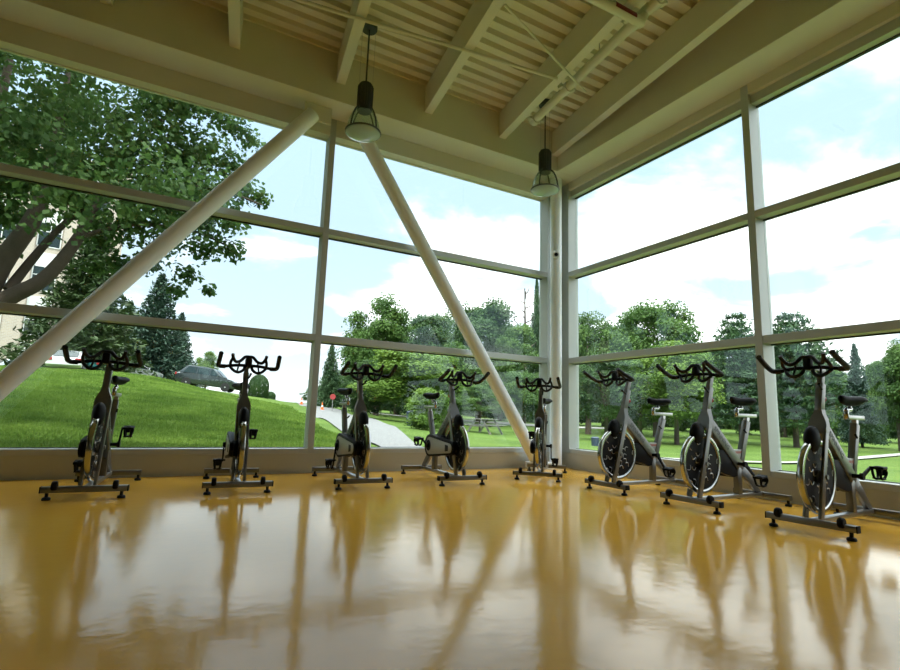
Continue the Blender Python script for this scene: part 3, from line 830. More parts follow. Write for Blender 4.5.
def ribbon(name, left, right, material, label, lift=0.03, n=8, sub=8):
    Lp = catmull([(*p, 0) for p in left], n); Rp = catmull([(*p, 0) for p in right], n)
    m = MB(); rows = []
    for a, b in zip(Lp, Rp):
        row = []
        for k in range(sub + 1):
            p = a.lerp(b, k / sub); row.append(m.bm.verts.new((p.x, p.y, gz(p.x, p.y) + lift)))
        rows.append(row)
    for A, B in zip(rows, rows[1:]):
        for k in range(sub): m.bm.faces.new((A[k], A[k + 1], B[k + 1], B[k]))
    return struct(m.build(name, material, angle=80), label)
E1 = [ground_xy(u, D) for u, D in ((395, 9.5), (378, 13), (345, 17), (315, 28), (302, 42), (296, 60), (290, 88), (287, 110))]
E2 = [ground_xy(u, D) for u, D in ((470, 10.0), (423, 13), (403, 20), (380, 32), (340, 52), (318, 72), (303, 92), (297, 112))]
ribbon('road', E1, E2, M['asphalt'], 'pale asphalt driveway curving away past the lawn', 0.04)
ribbon('path', [ground_xy(u, D) for u, D in ((640, 14.6), (770, 18.2), (830, 23.6), (900, 33), (935, 45))],
       [ground_xy(u, D) for u, D in ((640, 15.8), (770, 19.6), (830, 25.6), (900, 36.5), (935, 50))], M['concrete'], 'pale concrete footpath crossing the lawn beyond the east windows', 0.05)
ribbon('path', [ground_xy(u, D) for u, D in ((370, 58), (400, 58), (440, 54), (500, 51), (560, 52), (640, 60))],
       [ground_xy(u, D) for u, D in ((370, 62), (400, 62), (440, 58), (500, 55), (560, 56), (640, 64))], M['concrete'], 'distant pale gravel lane behind the park trees', 0.06)

# short grass blades on the nearer bank (too many to count)
def card_mesh(name, C, U, V, material):
    """quads with centre C and half-axes U, V"""
    n = len(C)
    vt = np.empty((n, 4, 3)); vt[:, 0] = C - V; vt[:, 1] = C + U * 0.9 + V * 0.1; vt[:, 2] = C + V; vt[:, 3] = C - U * 0.9 + V * 0.1
    me = bpy.data.meshes.new(name)
    me.vertices.add(4 * n); me.vertices.foreach_set('co', vt.ravel())
    me.loops.add(4 * n); me.loops.foreach_set('vertex_index', np.arange(4 * n, dtype=np.int32))
    me.polygons.add(n); me.polygons.foreach_set('loop_start', np.arange(0, 4 * n, 4, dtype=np.int32)); me.polygons.foreach_set('loop_total', np.full(n, 4, dtype=np.int32))
    me.update(); me.validate()
    me.materials.append(material)
    return me
NB = 130000
Dd = 9.0 + 24 * rng.random(NB) ** 1.3
uu = -20 + 390 * rng.random(NB)
bt = {u: bearing(u)[0] for u in range(-30, 400, 10)}
P = np.empty((NB, 3))
k0 = np.floor(uu / 10).astype(int) * 10; fr = (uu - k0) / 10
bx = np.array([[bt[k].x, bt[k].y] for k in range(-30, 400, 10)])
idx = (k0 + 30) // 10
dirs = bx[idx] * (1 - fr[:, None]) + bx[idx + 1] * fr[:, None]
P[:, :2] = np.array([CP.x, CP.y]) + dirs * Dd[:, None]
e1 = np.array([[p[0], p[1]] for p in catmull([(*q, 0) for q in E1], 8)]); e2 = np.array([[p[0], p[1]] for p in catmull([(*q, 0) for q in E2], 8)])
mid = (e1 + e2) / 2; hw = np.linalg.norm(e1 - e2, axis=1) / 2
dmin = np.concatenate([(np.linalg.norm(c[:, None] - mid[None], axis=2) - hw[None] - 0.15).min(1) for c in np.array_split(P[:, :2], 20)])
ok = (dmin > 0) & (P[:, 1] > 0.4)
P = P[ok]; Dd = Dd[ok]
P[:, 2] = np.concatenate([ground_arr(c) for c in np.array_split(P[:, :2], 40)])
n = len(P); hgt = (0.05 + 0.06 * rng.random(n)) * (0.7 + Dd / 40); ang = rng.random(n) * 2 * PI
Vv = np.stack([0.4 * hgt * (rng.random(n) - .5) * 2, 0.4 * hgt * (rng.random(n) - .5) * 2, hgt], 1) * 0.55
Uu = np.stack([np.cos(ang), np.sin(ang), 0 * ang], 1) * (0.018 * (0.7 + Dd / 25))[:, None]
me = card_mesh('grass', P + Vv * 0.85, Uu, Vv, L['blade'])
tag(link(bpy.data.objects.new('grass', me)), 'short lawn grass covering the bank outside the north windows', 'grass', kind='stuff')

# ------------------------------------------------------------------ trees
def unit(n):
    v = rng.normal(size=(n, 3)); return v / np.linalg.norm(v, axis=1)[:, None]
def leaf_cloud(blobs, per0, size, flat=0.5, dome=True):
    """blobs (x, y, z, r): leaves on and inside each clump; returns C, U, V"""
    Cs, Ns = [], []
    for x, y, z, r in blobs:
        per = per0 if dome else int(per0 * min(1.0, (r / 0.5) ** 2) + 25)
        d = unit(per); d[:, 2] = np.where((d[:, 2] < -0.35) & dome, -d[:, 2], d[:, 2])
        rad = r * (0.15 + 1.15 * rng.random(per) ** 0.75)
        Cs.append(np.array([x, y, z]) + d * rad[:, None] * np.array([1, 1, 0.8])); nn = d * 0.8 + unit(per) * 0.8 + np.array([0, 0, flat]); Ns.append(nn)
    C = np.concatenate(Cs); N = np.concatenate(Ns); N /= np.linalg.norm(N, axis=1)[:, None]
    R = unit(len(C)); U = np.cross(N, R); U /= np.linalg.norm(U, axis=1)[:, None]; V = np.cross(N, U)
    s = size * (0.6 + 0.8 * rng.random(len(C)))[:, None]
    return C, U * s * 0.5, V * s * 0.6
def crown_blobs(n, r0, r1, shape, lift=0.0):
    out = []
    while len(out) < n:
        d = unit(1)[0]; k = rng.random() ** 0.33
        x, y, z = d * k
        w = shape(z)
        if k < 0.45 and rng.random() < 0.6: continue
        out.append((x * w, y * w, z, r0 + (r1 - r0) * rng.random()))
    return out
def crown_mesh(name, kind):
    if kind == 'round':
        b = crown_blobs(75, 0.17, 0.30, lambda z: 0.86 - 0.12 * max(z, 0)); return card_mesh(name, *leaf_cloud(b, 420, 0.042), L['mid'])
    if kind == 'oval':
        b = crown_blobs(70, 0.15, 0.27, lambda z: 0.80 - 0.28 * z * z - 0.12 * z); return card_mesh(name, *leaf_cloud(b, 420, 0.040), L['mid'])
    if kind == 'open':
        b = crown_blobs(48, 0.13, 0.24, lambda z: 0.9 - 0.3 * max(z, 0)); return card_mesh(name, *leaf_cloud(b, 420, 0.036), L['mid'])
    if kind == 'bush':
        b = [(x, y, max(z, -0.6), r) for x, y, z, r in crown_blobs(45, 0.22, 0.34, lambda z: 0.8)]; return card_mesh(name, *leaf_cloud(b, 420, 0.055), L['bright'])
    if kind == 'clipped':
        n = 7000; d = unit(n); d[:, 2] = np.abs(d[:, 2]) * 2 - 1
        rr = np.sqrt(np.maximum(0, 1 - np.maximum(d[:, 2], -0.2) ** 2)); a = rng.random(n) * 2 * PI
        C = np.stack([np.cos(a) * rr, np.sin(a) * rr, d[:, 2]], 1) * (0.93 + 0.08 * rng.random(n))[:, None]
        N = C + 0.6 * unit(n); N /= np.linalg.norm(N, axis=1)[:, None]; U = np.cross(N, unit(n)); U /= np.linalg.norm(U, axis=1)[:, None]; V = np.cross(N, U)
        return card_mesh(name, C, U * 0.05, V * 0.06, L['shrub'])
    if kind in ('spruce', 'pine'):
        Cs, Us, Vs = [], [], []
        lv = 36 if kind == 'spruce' else 15
        for i in range(lv):
            z = -1 + 2 * (i + 0.4) / lv
            t = (z + 1) / 2
            R = (1 - t) ** 0.85 * 0.98 + 0.02 if kind == 'spruce' else (0.95 * math.sin(PI * min(1, 0.18 + 0.82 * t)) ** 0.6 + 0.08)
            nb = max(5, int(13 * (R + 0.25)))
            for kbr in range(nb):
                a = 2 * PI * (kbr + rng.random()) / nb; rl = R * (0.75 + 0.35 * rng.random())
                npt = int(12 + 40 * rl)
                f = rng.random(npt) ** 0.7
                droop = (-0.10 if kind == 'spruce' else 0.08) * f * rl + (0.05 * f * f if kind == 'spruce' else 0.0)
                wid = (0.06 + 0.10 * rl * (1 - np.abs(f - 0.55))) * (rng.random(npt) - 0.5) * 2
                C = np.stack([np.cos(a) * f * rl - np.sin(a) * wid, np.sin(a) * f * rl + np.cos(a) * wid, z + droop * 0.6 + 0.02 * rng.normal(size=npt)], 1)
                dv = np.stack([np.cos(a) + 0.9 * rng.normal(size=npt), np.sin(a) + 0.9 * rng.normal(size=npt), 0.5 * rng.normal(size=npt)], 1); dv /= np.linalg.norm(dv, axis=1)[:, None]
                nn = np.stack([0.5 * rng.normal(size=npt), 0.5 * rng.normal(size=npt), np.ones(npt)], 1)
                u_ = np.cross(nn, dv); u_ /= np.linalg.norm(u_, axis=1)[:, None]
                Cs.append(C); Us.append(u_ * 0.024); Vs.append(dv * (0.060 if kind == 'spruce' else 0.075))
        return card_mesh(name, np.concatenate(Cs), np.concatenate(Us), np.concatenate(Vs), L['spruce'])
CR = {k: [crown_mesh('foliage', k) for _ in range(n)] for k, n in (('round', 2), ('oval', 2), ('open', 2), ('bush', 1), ('clipped', 1), ('spruce', 2), ('pine', 2))}
def trunk_mesh(forks):
    m = MB(); m.tube([(0, 0, -0.06), (0.01, 0, 0.3), (0, 0.01, 0.62), (0, 0, 0.95)], [0.055, 0.04, 0.032, 0.012], 10)
    if forks:
        rr = random.Random(5)
        for k in range(7):
            a = k * 2.4; z = 0.32 + 0.07 * k
            m.tube([(0, 0, z), (0.12 * math.cos(a), 0.12 * math.sin(a), z + 0.12), (0.28 * math.cos(a), 0.28 * math.sin(a), z + 0.22)], [0.022, 0.016, 0.006], 7)
    bm = m.bm; me = bpy.data.meshes.new('trunk'); bmesh.ops.recalc_face_normals(bm, faces=bm.faces); bm.to_mesh(me); bm.free(); me.materials.append(M['bark']); smooth_mesh(me, 80); return me
TRF, TRS = trunk_mesh(True), trunk_mesh(False)

def tree(name, u, D, vtop, halfpx, kind, leaf, label, cat='tree', group=None, low=0.18, var=0, trunk_w=1.0, squash=1.0):
    x, y = ground_xy(u, D); z0 = gz(x, y)
    _, hv, nn = bearing(u)
    top = at(u, vtop, D).z
    H = max(top - z0, 0.3)
    Rr = halfpx / F_PX * D / nn * (1.32 if kind in ('round', 'oval', 'open') else 1.1)
    r = empty(name, (x, y, z0 - 0.03), rng.random() * 6.28)
    tag(r, label, cat, group)
    o = link(bpy.data.objects.new('foliage', CR[kind][var % len(CR[kind])]), r)
    cz = H * (low + 1) / 2
    o.location = (0, 0, cz); o.scale = (Rr * squash, Rr, H * (1 - low) / 2)
    o.material_slots[0].link = 'OBJECT'; o.material_slots[0].material = L[leaf]
    if cat == 'tree':
        t = link(bpy.data.objects.new('trunk', TRS if kind in ('spruce',) else TRF), r)
        t.scale = (H * trunk_w * 0.5, H * trunk_w * 0.5, H * 0.9 if kind == 'spruce' else H * 0.8)
    return r
g1 = 'trees of the park beyond the north windows'
g2 = 'trees of the park beyond the east windows'
# left: conifers on the bank
tree('spruce_tree', 74, 44, 214, 58, 'spruce', 'yew', 'broad olive green conifer beside the stone building', low=0.05, trunk_w=0.6)
tree('spruce_tree', 147, 50, 272, 38, 'spruce', 'spruce', 'tall blue-green spruce behind the leftmost bike handlebar', low=0.04, var=1, trunk_w=0.6)
tree('spruce_tree', 172, 56, 312, 22, 'spruce', 'spruce', 'smaller spruce right of the tall blue-green spruce', low=0.04, trunk_w=0.6)
tree('spruce_tree', 118, 58, 300, 30, 'spruce', 'pine', 'dark spruce between the olive conifer and the tall blue-green spruce', low=0.04, trunk_w=0.6)
tree('clipped_shrub', 257, 37.5, 374, 9, 'clipped', 'shrub', 'egg-shaped clipped shrub on the bank right of the parked car', 'shrub', low=-0.1)
tree('clipped_shrub', 269, 40, 391, 5, 'clipped', 'shrub', 'low clipped shrub tucked right of the egg-shaped shrub', 'shrub', low=-0.1)
tree('round_tree', 203, 62, 350, 11, 'oval', 'bright', 'small tree showing above the roof of the grey car', low=0.1)
tree('round_tree', 308, 92, 388, 7, 'open', 'mid', 'tiny distant tree at the top of the driveway', low=0.15)
tree('spruce_tree', 328, 56, 341, 14, 'spruce', 'pine', 'dark slender spruce just right of the north mullion', low=0.03, var=1, trunk_w=0.5)
# middle: park trees
tree('round_tree', 376, 50, 302, 32, 'round', 'mid', 'tall round tree above the third bike from the left', low=0.16)
tree('round_tree', 360, 60, 326, 16, 'round', 'dark', 'dark tree behind the tall round tree, near the slender spruce', low=0.1, var=1)
tree('round_tree', 424, 55, 311, 33, 'oval', 'dark', 'dark oval tree between the tall round tree and the brace', low=0.12)
tree('round_tree', 410, 38, 352, 46, 'round', 'bright', 'wide yellow-green tree spreading over the fourth bike', low=0.18, var=1)
tree('round_tree', 366, 42, 362, 20, 'round', 'dark', 'low dark tree behind the seat of the third bike', low=0.02)
tree('round_tree', 478, 54, 303, 38, 'round', 'dark', 'broad dark tree behind the right diagonal brace', low=0.12, var=1)
tree('round_tree', 452, 46, 345, 30, 'oval', 'mid', 'mid green tree left of the right diagonal brace', low=0.08, var=1)
tree('round_tree', 515, 50, 322, 26, 'oval', 'mid', 'mid green tree right of the right diagonal brace', low=0.10)
tree('round_tree', 524, 36, 372, 22, 'round', 'mid', 'low spreading tree behind the corner bike', low=0.22, var=1)
tree('round_tree', 480, 29, 386, 25, 'open', 'mid', 'small spreading tree over the picnic table', low=0.38)
tree('leafy_bush', 429, 24.5, 387, 22, 'bush', 'bright', 'bright leafy bush right of the blue bin and behind the fourth bike', 'shrub', low=-0.15)
tree('spruce_tree', 536, 62, 278, 14, 'spruce', 'pine', 'tall dark spruce left of the corner column', low=0.03, trunk_w=0.5)
# right: park trees seen through the east windows
tree('round_tree', 588, 46, 318, 24, 'round', 'mid', 'tree right beside the corner column', low=0.12, group=None)
tree('round_tree', 622, 52, 322, 26, 'oval', 'dark', 'dark tree between the corner tree and the tallest east tree', low=0.12, var=1)
tree('round_tree', 656, 46, 303, 40, 'round', 'mid', 'tallest tree behind the first east bike', low=0.14, var=1)
tree('round_tree', 606, 33, 352, 30, 'oval', 'dark', 'low dark tree behind the handlebar of the first east bike', low=0.2)
tree('round_tree', 676, 34, 345, 36, 'round', 'bright', 'low yellow-green tree behind the middle east bike', low=0.2)
tree('round_tree', 640, 36, 362, 26, 'open', 'dark', 'low dark open tree under the tallest east tree', low=0.2, var=1)
tree('pine_tree', 741, 40, 312, 27, 'pine', 'pine', 'ragged pine on the left of the east mullion', low=0.14, trunk_w=0.8)
tree('pine_tree', 795, 38, 312, 38, 'pine', 'pine', 'ragged pine behind the nearest bike handlebar', low=0.14, var=1, trunk_w=0.8)
tree('round_tree', 716, 44, 352, 26, 'oval', 'mid', 'mid green tree between the yellow-green tree and the ragged pine', low=0.14)
tree('round_tree', 768, 52, 340, 26, 'round', 'dark', 'dark tree showing between the two ragged pines', low=0.1)
tree('spruce_tree', 861, 44, 344, 19, 'spruce', 'spruce', 'pointed blue spruce right of the nearest bike handlebar', low=0.06, trunk_w=0.5)
tree('round_tree', 900, 40, 344, 20, 'oval', 'mid', 'mid green tree at the right edge of the view', low=0.16, var=1)
tree('round_tree', 832, 56, 362, 18, 'round', 'mid', 'mid green tree between the ragged pine and the blue spruce', low=0.1)
tree('round_tree', 940, 40, 335, 34, 'round', 'mid', 'tree just beyond the right edge of the view', low=0.16)
for k, (u, D, vt, hw_, lf) in enumerate(((396, 66, 322, 26, 'dark'), (447, 68, 318, 28, 'mid'), (500, 66, 322, 26, 'dark'), (535, 70, 330, 22, 'mid'))):
    tree('round_tree', u, D, vt, hw_, 'oval', lf, ['dark tree filling the gap right of the tall round tree', 'mid green tree filling the gap left of the diagonal brace', 'dark tree filling the gap right of the diagonal brace', 'mid green tree behind the dead treetop', 'dark tree behind the slender spruce'][k], low=-0.05, var=k)
for k, (u, D, vt, hw_, lf) in enumerate(((574, 64, 330, 22, 'dark'), (604, 68, 326, 26, 'mid'), (640, 64, 322, 28, 'dark'), (683, 66, 334, 26, 'mid'), (712, 60, 346, 20, 'dark'), (746, 66, 330, 26, 'dark'), (783, 62, 326, 26, 'mid'), (822, 66, 354, 22, 'dark'), (876, 62, 360, 22, 'dark'), (908, 60, 352, 24, 'dark'))):
    tree('round_tree', u, D, vt, hw_, 'oval', lf, ['dark tree low behind the corner tree', 'mid green tree behind the low dark tree', 'dark tree behind the tallest east tree', 'mid green tree behind the yellow-green tree', 'dark tree closing the gap left of the ragged pine', 'dark tree just behind the left ragged pine', 'mid green tree just behind the right ragged pine', 'dark tree left of the pointed blue spruce', 'dark tree right of the pointed blue spruce', 'dark tree at the right edge of the view'][k], low=-0.05, var=k)
# far tree line closing the park
for k, (u, vt, hw_) in enumerate(((345, 372, 22), (395, 368, 30), (450, 370, 32), (505, 368, 32), (560, 376, 30), (610, 374, 30), (665, 374, 34), (720, 378, 34), (770, 384, 30), (815, 388, 30), (860, 392, 30), (905, 390, 32))):
    tree('distant_tree', u, 92 + 6 * (k % 3), vt, hw_ * 1.1, 'round', ('dark', 'mid')[k % 2], 'tree of the distant tree line closing the park', low=-0.25, var=k, group='distant tree line')

# bare snag beside the dark spruce
x, y = ground_xy(524, 56); z0 = gz(x, y)
r = empty('bare_tree', (x, y, z0 - 0.03)); tag(r, 'bare dead treetop left of the tall dark spruce', 'tree')
Ht = at(524, 288, 56).z - z0
m = MB(); m.tube([(0, 0, 0), (0.1, 0, Ht * 0.5), (0, 0.1, Ht)], [0.22, 0.15, 0.06], 8)
rr = random.Random(9)
for k in range(12):
    z = Ht * (0.55 + 0.037 * k); a = k * 2.3; l = 1.5 - 0.08 * k
    m.tube([(0, 0, z), (l * 0.6 * math.cos(a), l * 0.6 * math.sin(a), z + 0.25), (l * math.cos(a), l * math.sin(a), z + 0.7)], [0.08, 0.055, 0.03], 6)
m.build('trunk', M['bark'], r)

# the big maple close to the building
mx_, my_ = ground_xy(-42, 12.2); mz = gz(mx_, my_)
r = empty('maple_tree', (mx_, my_, mz)); tag(r, 'big leafy maple filling the top of the left window', 'tree')
O = Vector((mx_, my_, mz))
m = MB()
limbs = [
    ([(-42, 412, 12.2), (-36, 360, 12.2), (-28, 320, 12.3)], 0.30, 0.24),
    ([(-28, 322, 12.3), (0, 266, 12.2), (30, 224, 12.0), (44, 190, 12.2), (58, 130, 12.6), (70, 70, 13)], 0.20, 0.06),
    ([(-30, 324, 12.3), (8, 298, 12.1), (45, 278, 12.0), (78, 238, 12.0), (104, 190, 12.3), (150, 130, 12.8), (200, 95, 13)], 0.17, 0.03),
    ([(8, 290, 12.2), (35, 256, 12.4), (62, 226, 12.6), (92, 205, 12.8), (140, 190, 13)], 0.09, 0.03),
    ([(-28, 320, 12.3), (-20, 230, 12.6), (-8, 140, 12.8), (10, 60, 13)], 0.20, 0.06),
    ([(-28, 320, 12.3), (-70, 240, 12.6), (-110, 150, 12.8)], 0.20, 0.06),
    ([(78, 238, 12.0), (130, 225, 12.0), (190, 230, 11.9), (235, 250, 11.8)], 0.05, 0.015),
    ([(104, 190, 12.3), (160, 185, 12.0), (220, 190, 11.8), (262, 205, 11.7)], 0.05, 0.015),
]
for pp, r0, r1 in limbs:
    c = catmull([at(*p) - O for p in pp], 5)
    m.tube(c, [r0 + (r1 - r0) * i / (len(c) - 1) for i in range(len(c))], 10)
m.build('trunk', M['bark'], r)
bl = []
def project(p):
    q = Vector(p) - CP; d = q.dot(fw)
    return 450 + F_PX * q.dot(rt) / d, 335 - F_PX * q.dot(up) / d
cen = np.array([mx_ + 0.2, my_ + 1.0, 7.6]) - np.array(O)
while len(bl) < 150:
    d = unit(1)[0]; k = 0.5 + 0.5 * rng.random()
    p = cen + d * k * np.array([5.2, 5.0, 5.2])
    w_ = p + np.array(O)
    if w_[1] < 1.6 or w_[2] < 3.2: continue
    u, v = project(w_)
    if v > -60 and (u > 200 - 0.2 * max(0, 140 - v) or v > 215 or (v > 185 and 15 < u < 60)): continue
    bl.append((*p, 0.40 + 0.5 * rng.random()))
# sprays along the rim seen against the sky
for u, v, D, rd in ((232, 125, 12.3, .40), (215, 105, 12.4, .45), (250, 140, 12.2, .28), (205, 150, 12.2, .5), (230, 165, 12.2, .42), (245, 190, 12, .36), (262, 200, 11.9, .22), (222, 195, 12, .4), (195, 190, 12, .5),
                    (180, 215, 12, .5), (205, 225, 11.9, .4), (232, 222, 11.9, .32), (232, 250, 11.8, .27), (205, 250, 11.9, .32), (186, 274, 11.9, .26), (176, 290, 11.8, .2), (208, 290, 11.8, .14), (165, 240, 12, .42), (150, 262, 12, .3),
                    (140, 200, 12.2, .55), (120, 225, 12.3, .45), (150, 160, 12.2, .6), (175, 130, 12.3, .6), (150, 100, 12.5, .6), (110, 170, 12.4, .55), (80, 180, 12.5, .45), (120, 120, 12.5, .6), (185, 160, 12.3, .5), (100, 240, 12.6, .3),
                    (190, 95, 12.6, .5), (60, 160, 12.8, .5), (30, 120, 12.8, .5), (70, 110, 12.7, .5), (20, 180, 12.8, .35), (2, 215, 12.9, .35), (-12, 250, 12.9, .4), (88, 215, 12.8, .3), (60, 195, 12.9, .3), (118, 262, 12.6, .28), (96, 268, 12.9, .25)):
    p = at(u, v, D) - O; bl.append((p.x, p.y, p.z, rd))
C, U, V = leaf_cloud(bl, 430, 0.095, 0.3, False)
me = card_mesh('foliage', C, U, V, L['maple']); link(bpy.data.objects.new('foliage', me), r)

# ------------------------------------------------------------------ stone building behind the maple
bx0, by0 = ground_xy(-2, 66); bz = gz(bx0, by0) - 0.2
dB, _, _ = bearing(10)
ax = Vector((dB.y, -dB.x, 0))                                   # along the facade, left to right
ang = math.atan2(ax.y, ax.x)
bd = empty('stone_building', (bx0, by0, bz), ang); tag(bd, 'pale stone institutional building with tall windows behind the maple', 'building')
W0, W1, HB = -34.0, 8.2, 24.0
m = MB(); m.b2((W0, 0, 0), (W1, 16, HB)); m.b2((W0 - 0.3, -0.3, HB), (W1 + 0.3, 16.3, HB + 0.7)); m.build('wall', M['stone'], bd, smooth=False)
for k in range(11):
    x = W1 - 0.7 - 3.7 * k
    m = MB(); m.b2((x - 0.75, -0.35, 0), (x + 0.75, 0.05, HB)); m.build('pilaster', M['stone'], bd, smooth=False)
for k in range(10):
    xc = W1 - 2.55 - 3.7 * k
    m = MB()
    for fl in range(5): m.b2((xc - 1.0, -0.06, 0.2 + 4.6 * fl + 2.9), (xc + 1.0, 0.02, 0.2 + 4.6 * fl + 4.3))
    m.build('spandrel', M['white'], bd, smooth=False)
    for fl in range(5):
        z = 0.5 + 4.6 * fl
        f = MB()
        for a, b, c, d in ((-1, -0.9, 0, 2.6), (0.9, 1, 0, 2.6), (-1, 1, 0, .1), (-1, 1, 2.5, 2.6), (-.04, .04, 0, 2.6), (-1, 1, 1.6, 1.68)):
            f.b2((xc + a, -0.08, z + c), (xc + b, 0.02, z + d))
        fo = f.build('window', M['white'], bd, smooth=False)
        g_ = MB(); g_.b2((xc - 0.95, -0.02, z + 0.05), (xc + 0.95, 0.0, z + 2.55)); g_.build('pane', M['carglass'], fo, smooth=False)

# ------------------------------------------------------------------ parked cars
def make_car(suv, paint):
    r = empty('car')
    XZ = Matrix(((1, 0, 0, 0), (0, 0, 1, 0), (0, 1, 0, 0), (0, 0, 0, 1)))
    h = 1.0 if suv else 0.86
    body = [(-2.25, .42), (-2.28, .75), (-2.2, h), (-1.0, h + .06), (0.9, h + .04), (1.75, h - .08), (2.2, h - .22), (2.28, .60), (2.22, .36), (1.9, .26), (-1.9, .26)]
    m = MB(); m.prism(body, XZ, -0.9, 0.9, 0.10); m.build('body', paint, r, angle=30)
    top = 1.66 if suv else 1.42
    A = [(-2.1, h), (1.15, h + .0), (0.35, top - .06), (-0.3, top), (-1.55, top - .04)] if suv else [(-1.75, h), (1.1, h), (0.3, top - .04), (-0.4, top), (-1.1, top - .08)]
    m = MB()
    lo = [m.bm.verts.new((x, s * (0.86 if z < h + .05 else 0.68), z)) for s in (-1, 1) for x, z in A]
    n = len(A); m.bm.faces.new(lo[:n]); m.bm.faces.new(list(reversed(lo[n:])))
    for k in range(n): m.bm.faces.new((lo[k], lo[(k + 1) % n], lo[n + (k + 1) % n], lo[n + k]))
    es = list(m.bm.edges); bmesh.ops.bevel(m.bm, geom=es, offset=0.05, segments=2, affect='EDGES')
    m.build('cabin', paint, r, angle=30)
    def side(s, z):
        t = (z - h) / (top - h); return s * (0.865 - 0.18 * t + 0.012)
    for s in (-1, 1):
        for x0, x1, x2, x3 in (((-1.75, -0.85, -0.85, -1.45), (-0.78, 0.08, 0.08, -0.78), (0.15, 0.88, 0.28, 0.15)) if suv else ((-1.35, -0.5, -0.5, -1.0), (-0.44, 0.08, 0.08, -0.44), (0.15, 0.85, 0.25, 0.15))):
            z0, z1 = h + .07, top - .12
            m = MB(); v = []
            for dd in (0, -0.02):
                v += [m.bm.verts.new((x0, side(s, z0) + s * dd, z0)), m.bm.verts.new((x1, side(s, z0) + s * dd, z0)), m.bm.verts.new((x2, side(s, z1) + s * dd, z1)), m.bm.verts.new((x3, side(s, z1) + s * dd, z1))]
            m.bm.faces.new(v[:4]); m.bm.faces.new(v[4:])
            for k in range(4): m.bm.faces.new((v[k], v[(k + 1) % 4], v[4 + (k + 1) % 4], v[4 + k]))
            m.build('side_window', M['carglass'], r, smooth=False)
        m = MB(); m.box((0.75, s * 0.98, h + .12), (0.16, 0.16, 0.12), None, 0.03); m.build('mirror', paint, r)
    xr0, xr1 = A[0][0], A[-1][0]
    m = MB(); m.bar((xr0 + (xr1 - xr0) * .12 - .02, 0, h + (top - h) * .15), (xr0 + (xr1 - xr0) * .82 - .02, 0, h + (top - h) * .82), 1.25, 0.03, side=(0, 1, 0)); m.build('rear_window', M['carglass'], r)
    m = MB(); m.bar((1.15 - .8 * .1 + .02, 0, h + (top - h) * .1), (1.15 - .8 * .85 + .02, 0, h + (top - h) * .85), 1.3, 0.03, side=(0, 1, 0)); m.build('windscreen', M['carglass'], r)
    for s in (-1, 1):
        m = MB(); m.box((-2.24, s * 0.72, h - .12), (0.12, 0.32, 0.2), None, 0.02); m.build('tail_light', M['red'], r)
        m = MB(); m.box((2.18, s * 0.68, h - .28), (0.14, 0.36, 0.14), None, 0.02); m.build('headlight', M['white'], r)
        for x in (-1.4, 1.4):
            T = Matrix.Translation((x, s * 0.82, 0.34)) @ Matrix.Rotation(PI / 2, 4, 'X')
            m = MB(); m.lathe([(0.2, -0.1), (0.32, -0.1), (0.34, -0.07), (0.34, 0.07), (0.32, 0.1), (0.2, 0.1)], 28, T); wl = m.build('wheel', M['tyre'], r)
            m = MB(); m.lathe([(0, -0.102), (0.05, -0.104), (0.06, -0.08), (0.21, -0.09), (0.225, -0.1), (0.225, 0.1), (0.21, 0.09), (0.06, 0.08), (0.05, 0.104), (0, 0.102)], 24, T, cap=False); m.build('rim', M['rim'], wl)
    return r
def put_car(u, D, face_deg, suv, paint, label, vb=None):
    x, y = ground_xy(u, D); d, _, _ = bearing(u)
    right = math.atan2(-d.x, d.y)
    z = gz(x, y) + 0.02
    c = make_car(suv, paint); c.location = (x, y, z); c.rotation_euler = (0, 0, right + math.radians(face_deg))
    if suv: c.rotation_euler.y = math.radians(6)
    return tag(c, label, 'car', 'cars parked at the top of the bank')
put_car(206, 44, -14, True, mat('charcoal_car_paint', (0.045, 0.06, 0.062), 0.2, metal=0.5, coat=0.8), 'dark grey sport utility car parked on the bank between two bikes')
put_car(64, 41, 82, False, mat('white_car_paint', (0.75, 0.76, 0.78), 0.25, coat=0.6), 'white car with red tail lights just above the leftmost bike handlebar', 0.0)
put_car(92, 43, 75, False, mat('teal_car_paint', (0.03, 0.20, 0.26), 0.25, metal=0.3, coat=0.6), 'teal blue car right of the white car with red tail lights', 0.0)
put_car(17, 52, 20, False, mat('pale_blue_car_paint', (0.42, 0.50, 0.52), 0.25, metal=0.3, coat=0.6), 'pale car parked in front of the stone building', 0.0)
put_car(126, 46, 40, False, mat('silver_car_paint', (0.55, 0.57, 0.58), 0.25, metal=0.4, coat=0.6), 'silver car under the tall blue-green spruce', 0.0)
put_car(160, 50, 10, False, mat('black_car_paint', (0.02, 0.022, 0.025), 0.2, metal=0.3, coat=0.6), 'black car half hidden behind the dark grey sport utility car', 0.0)

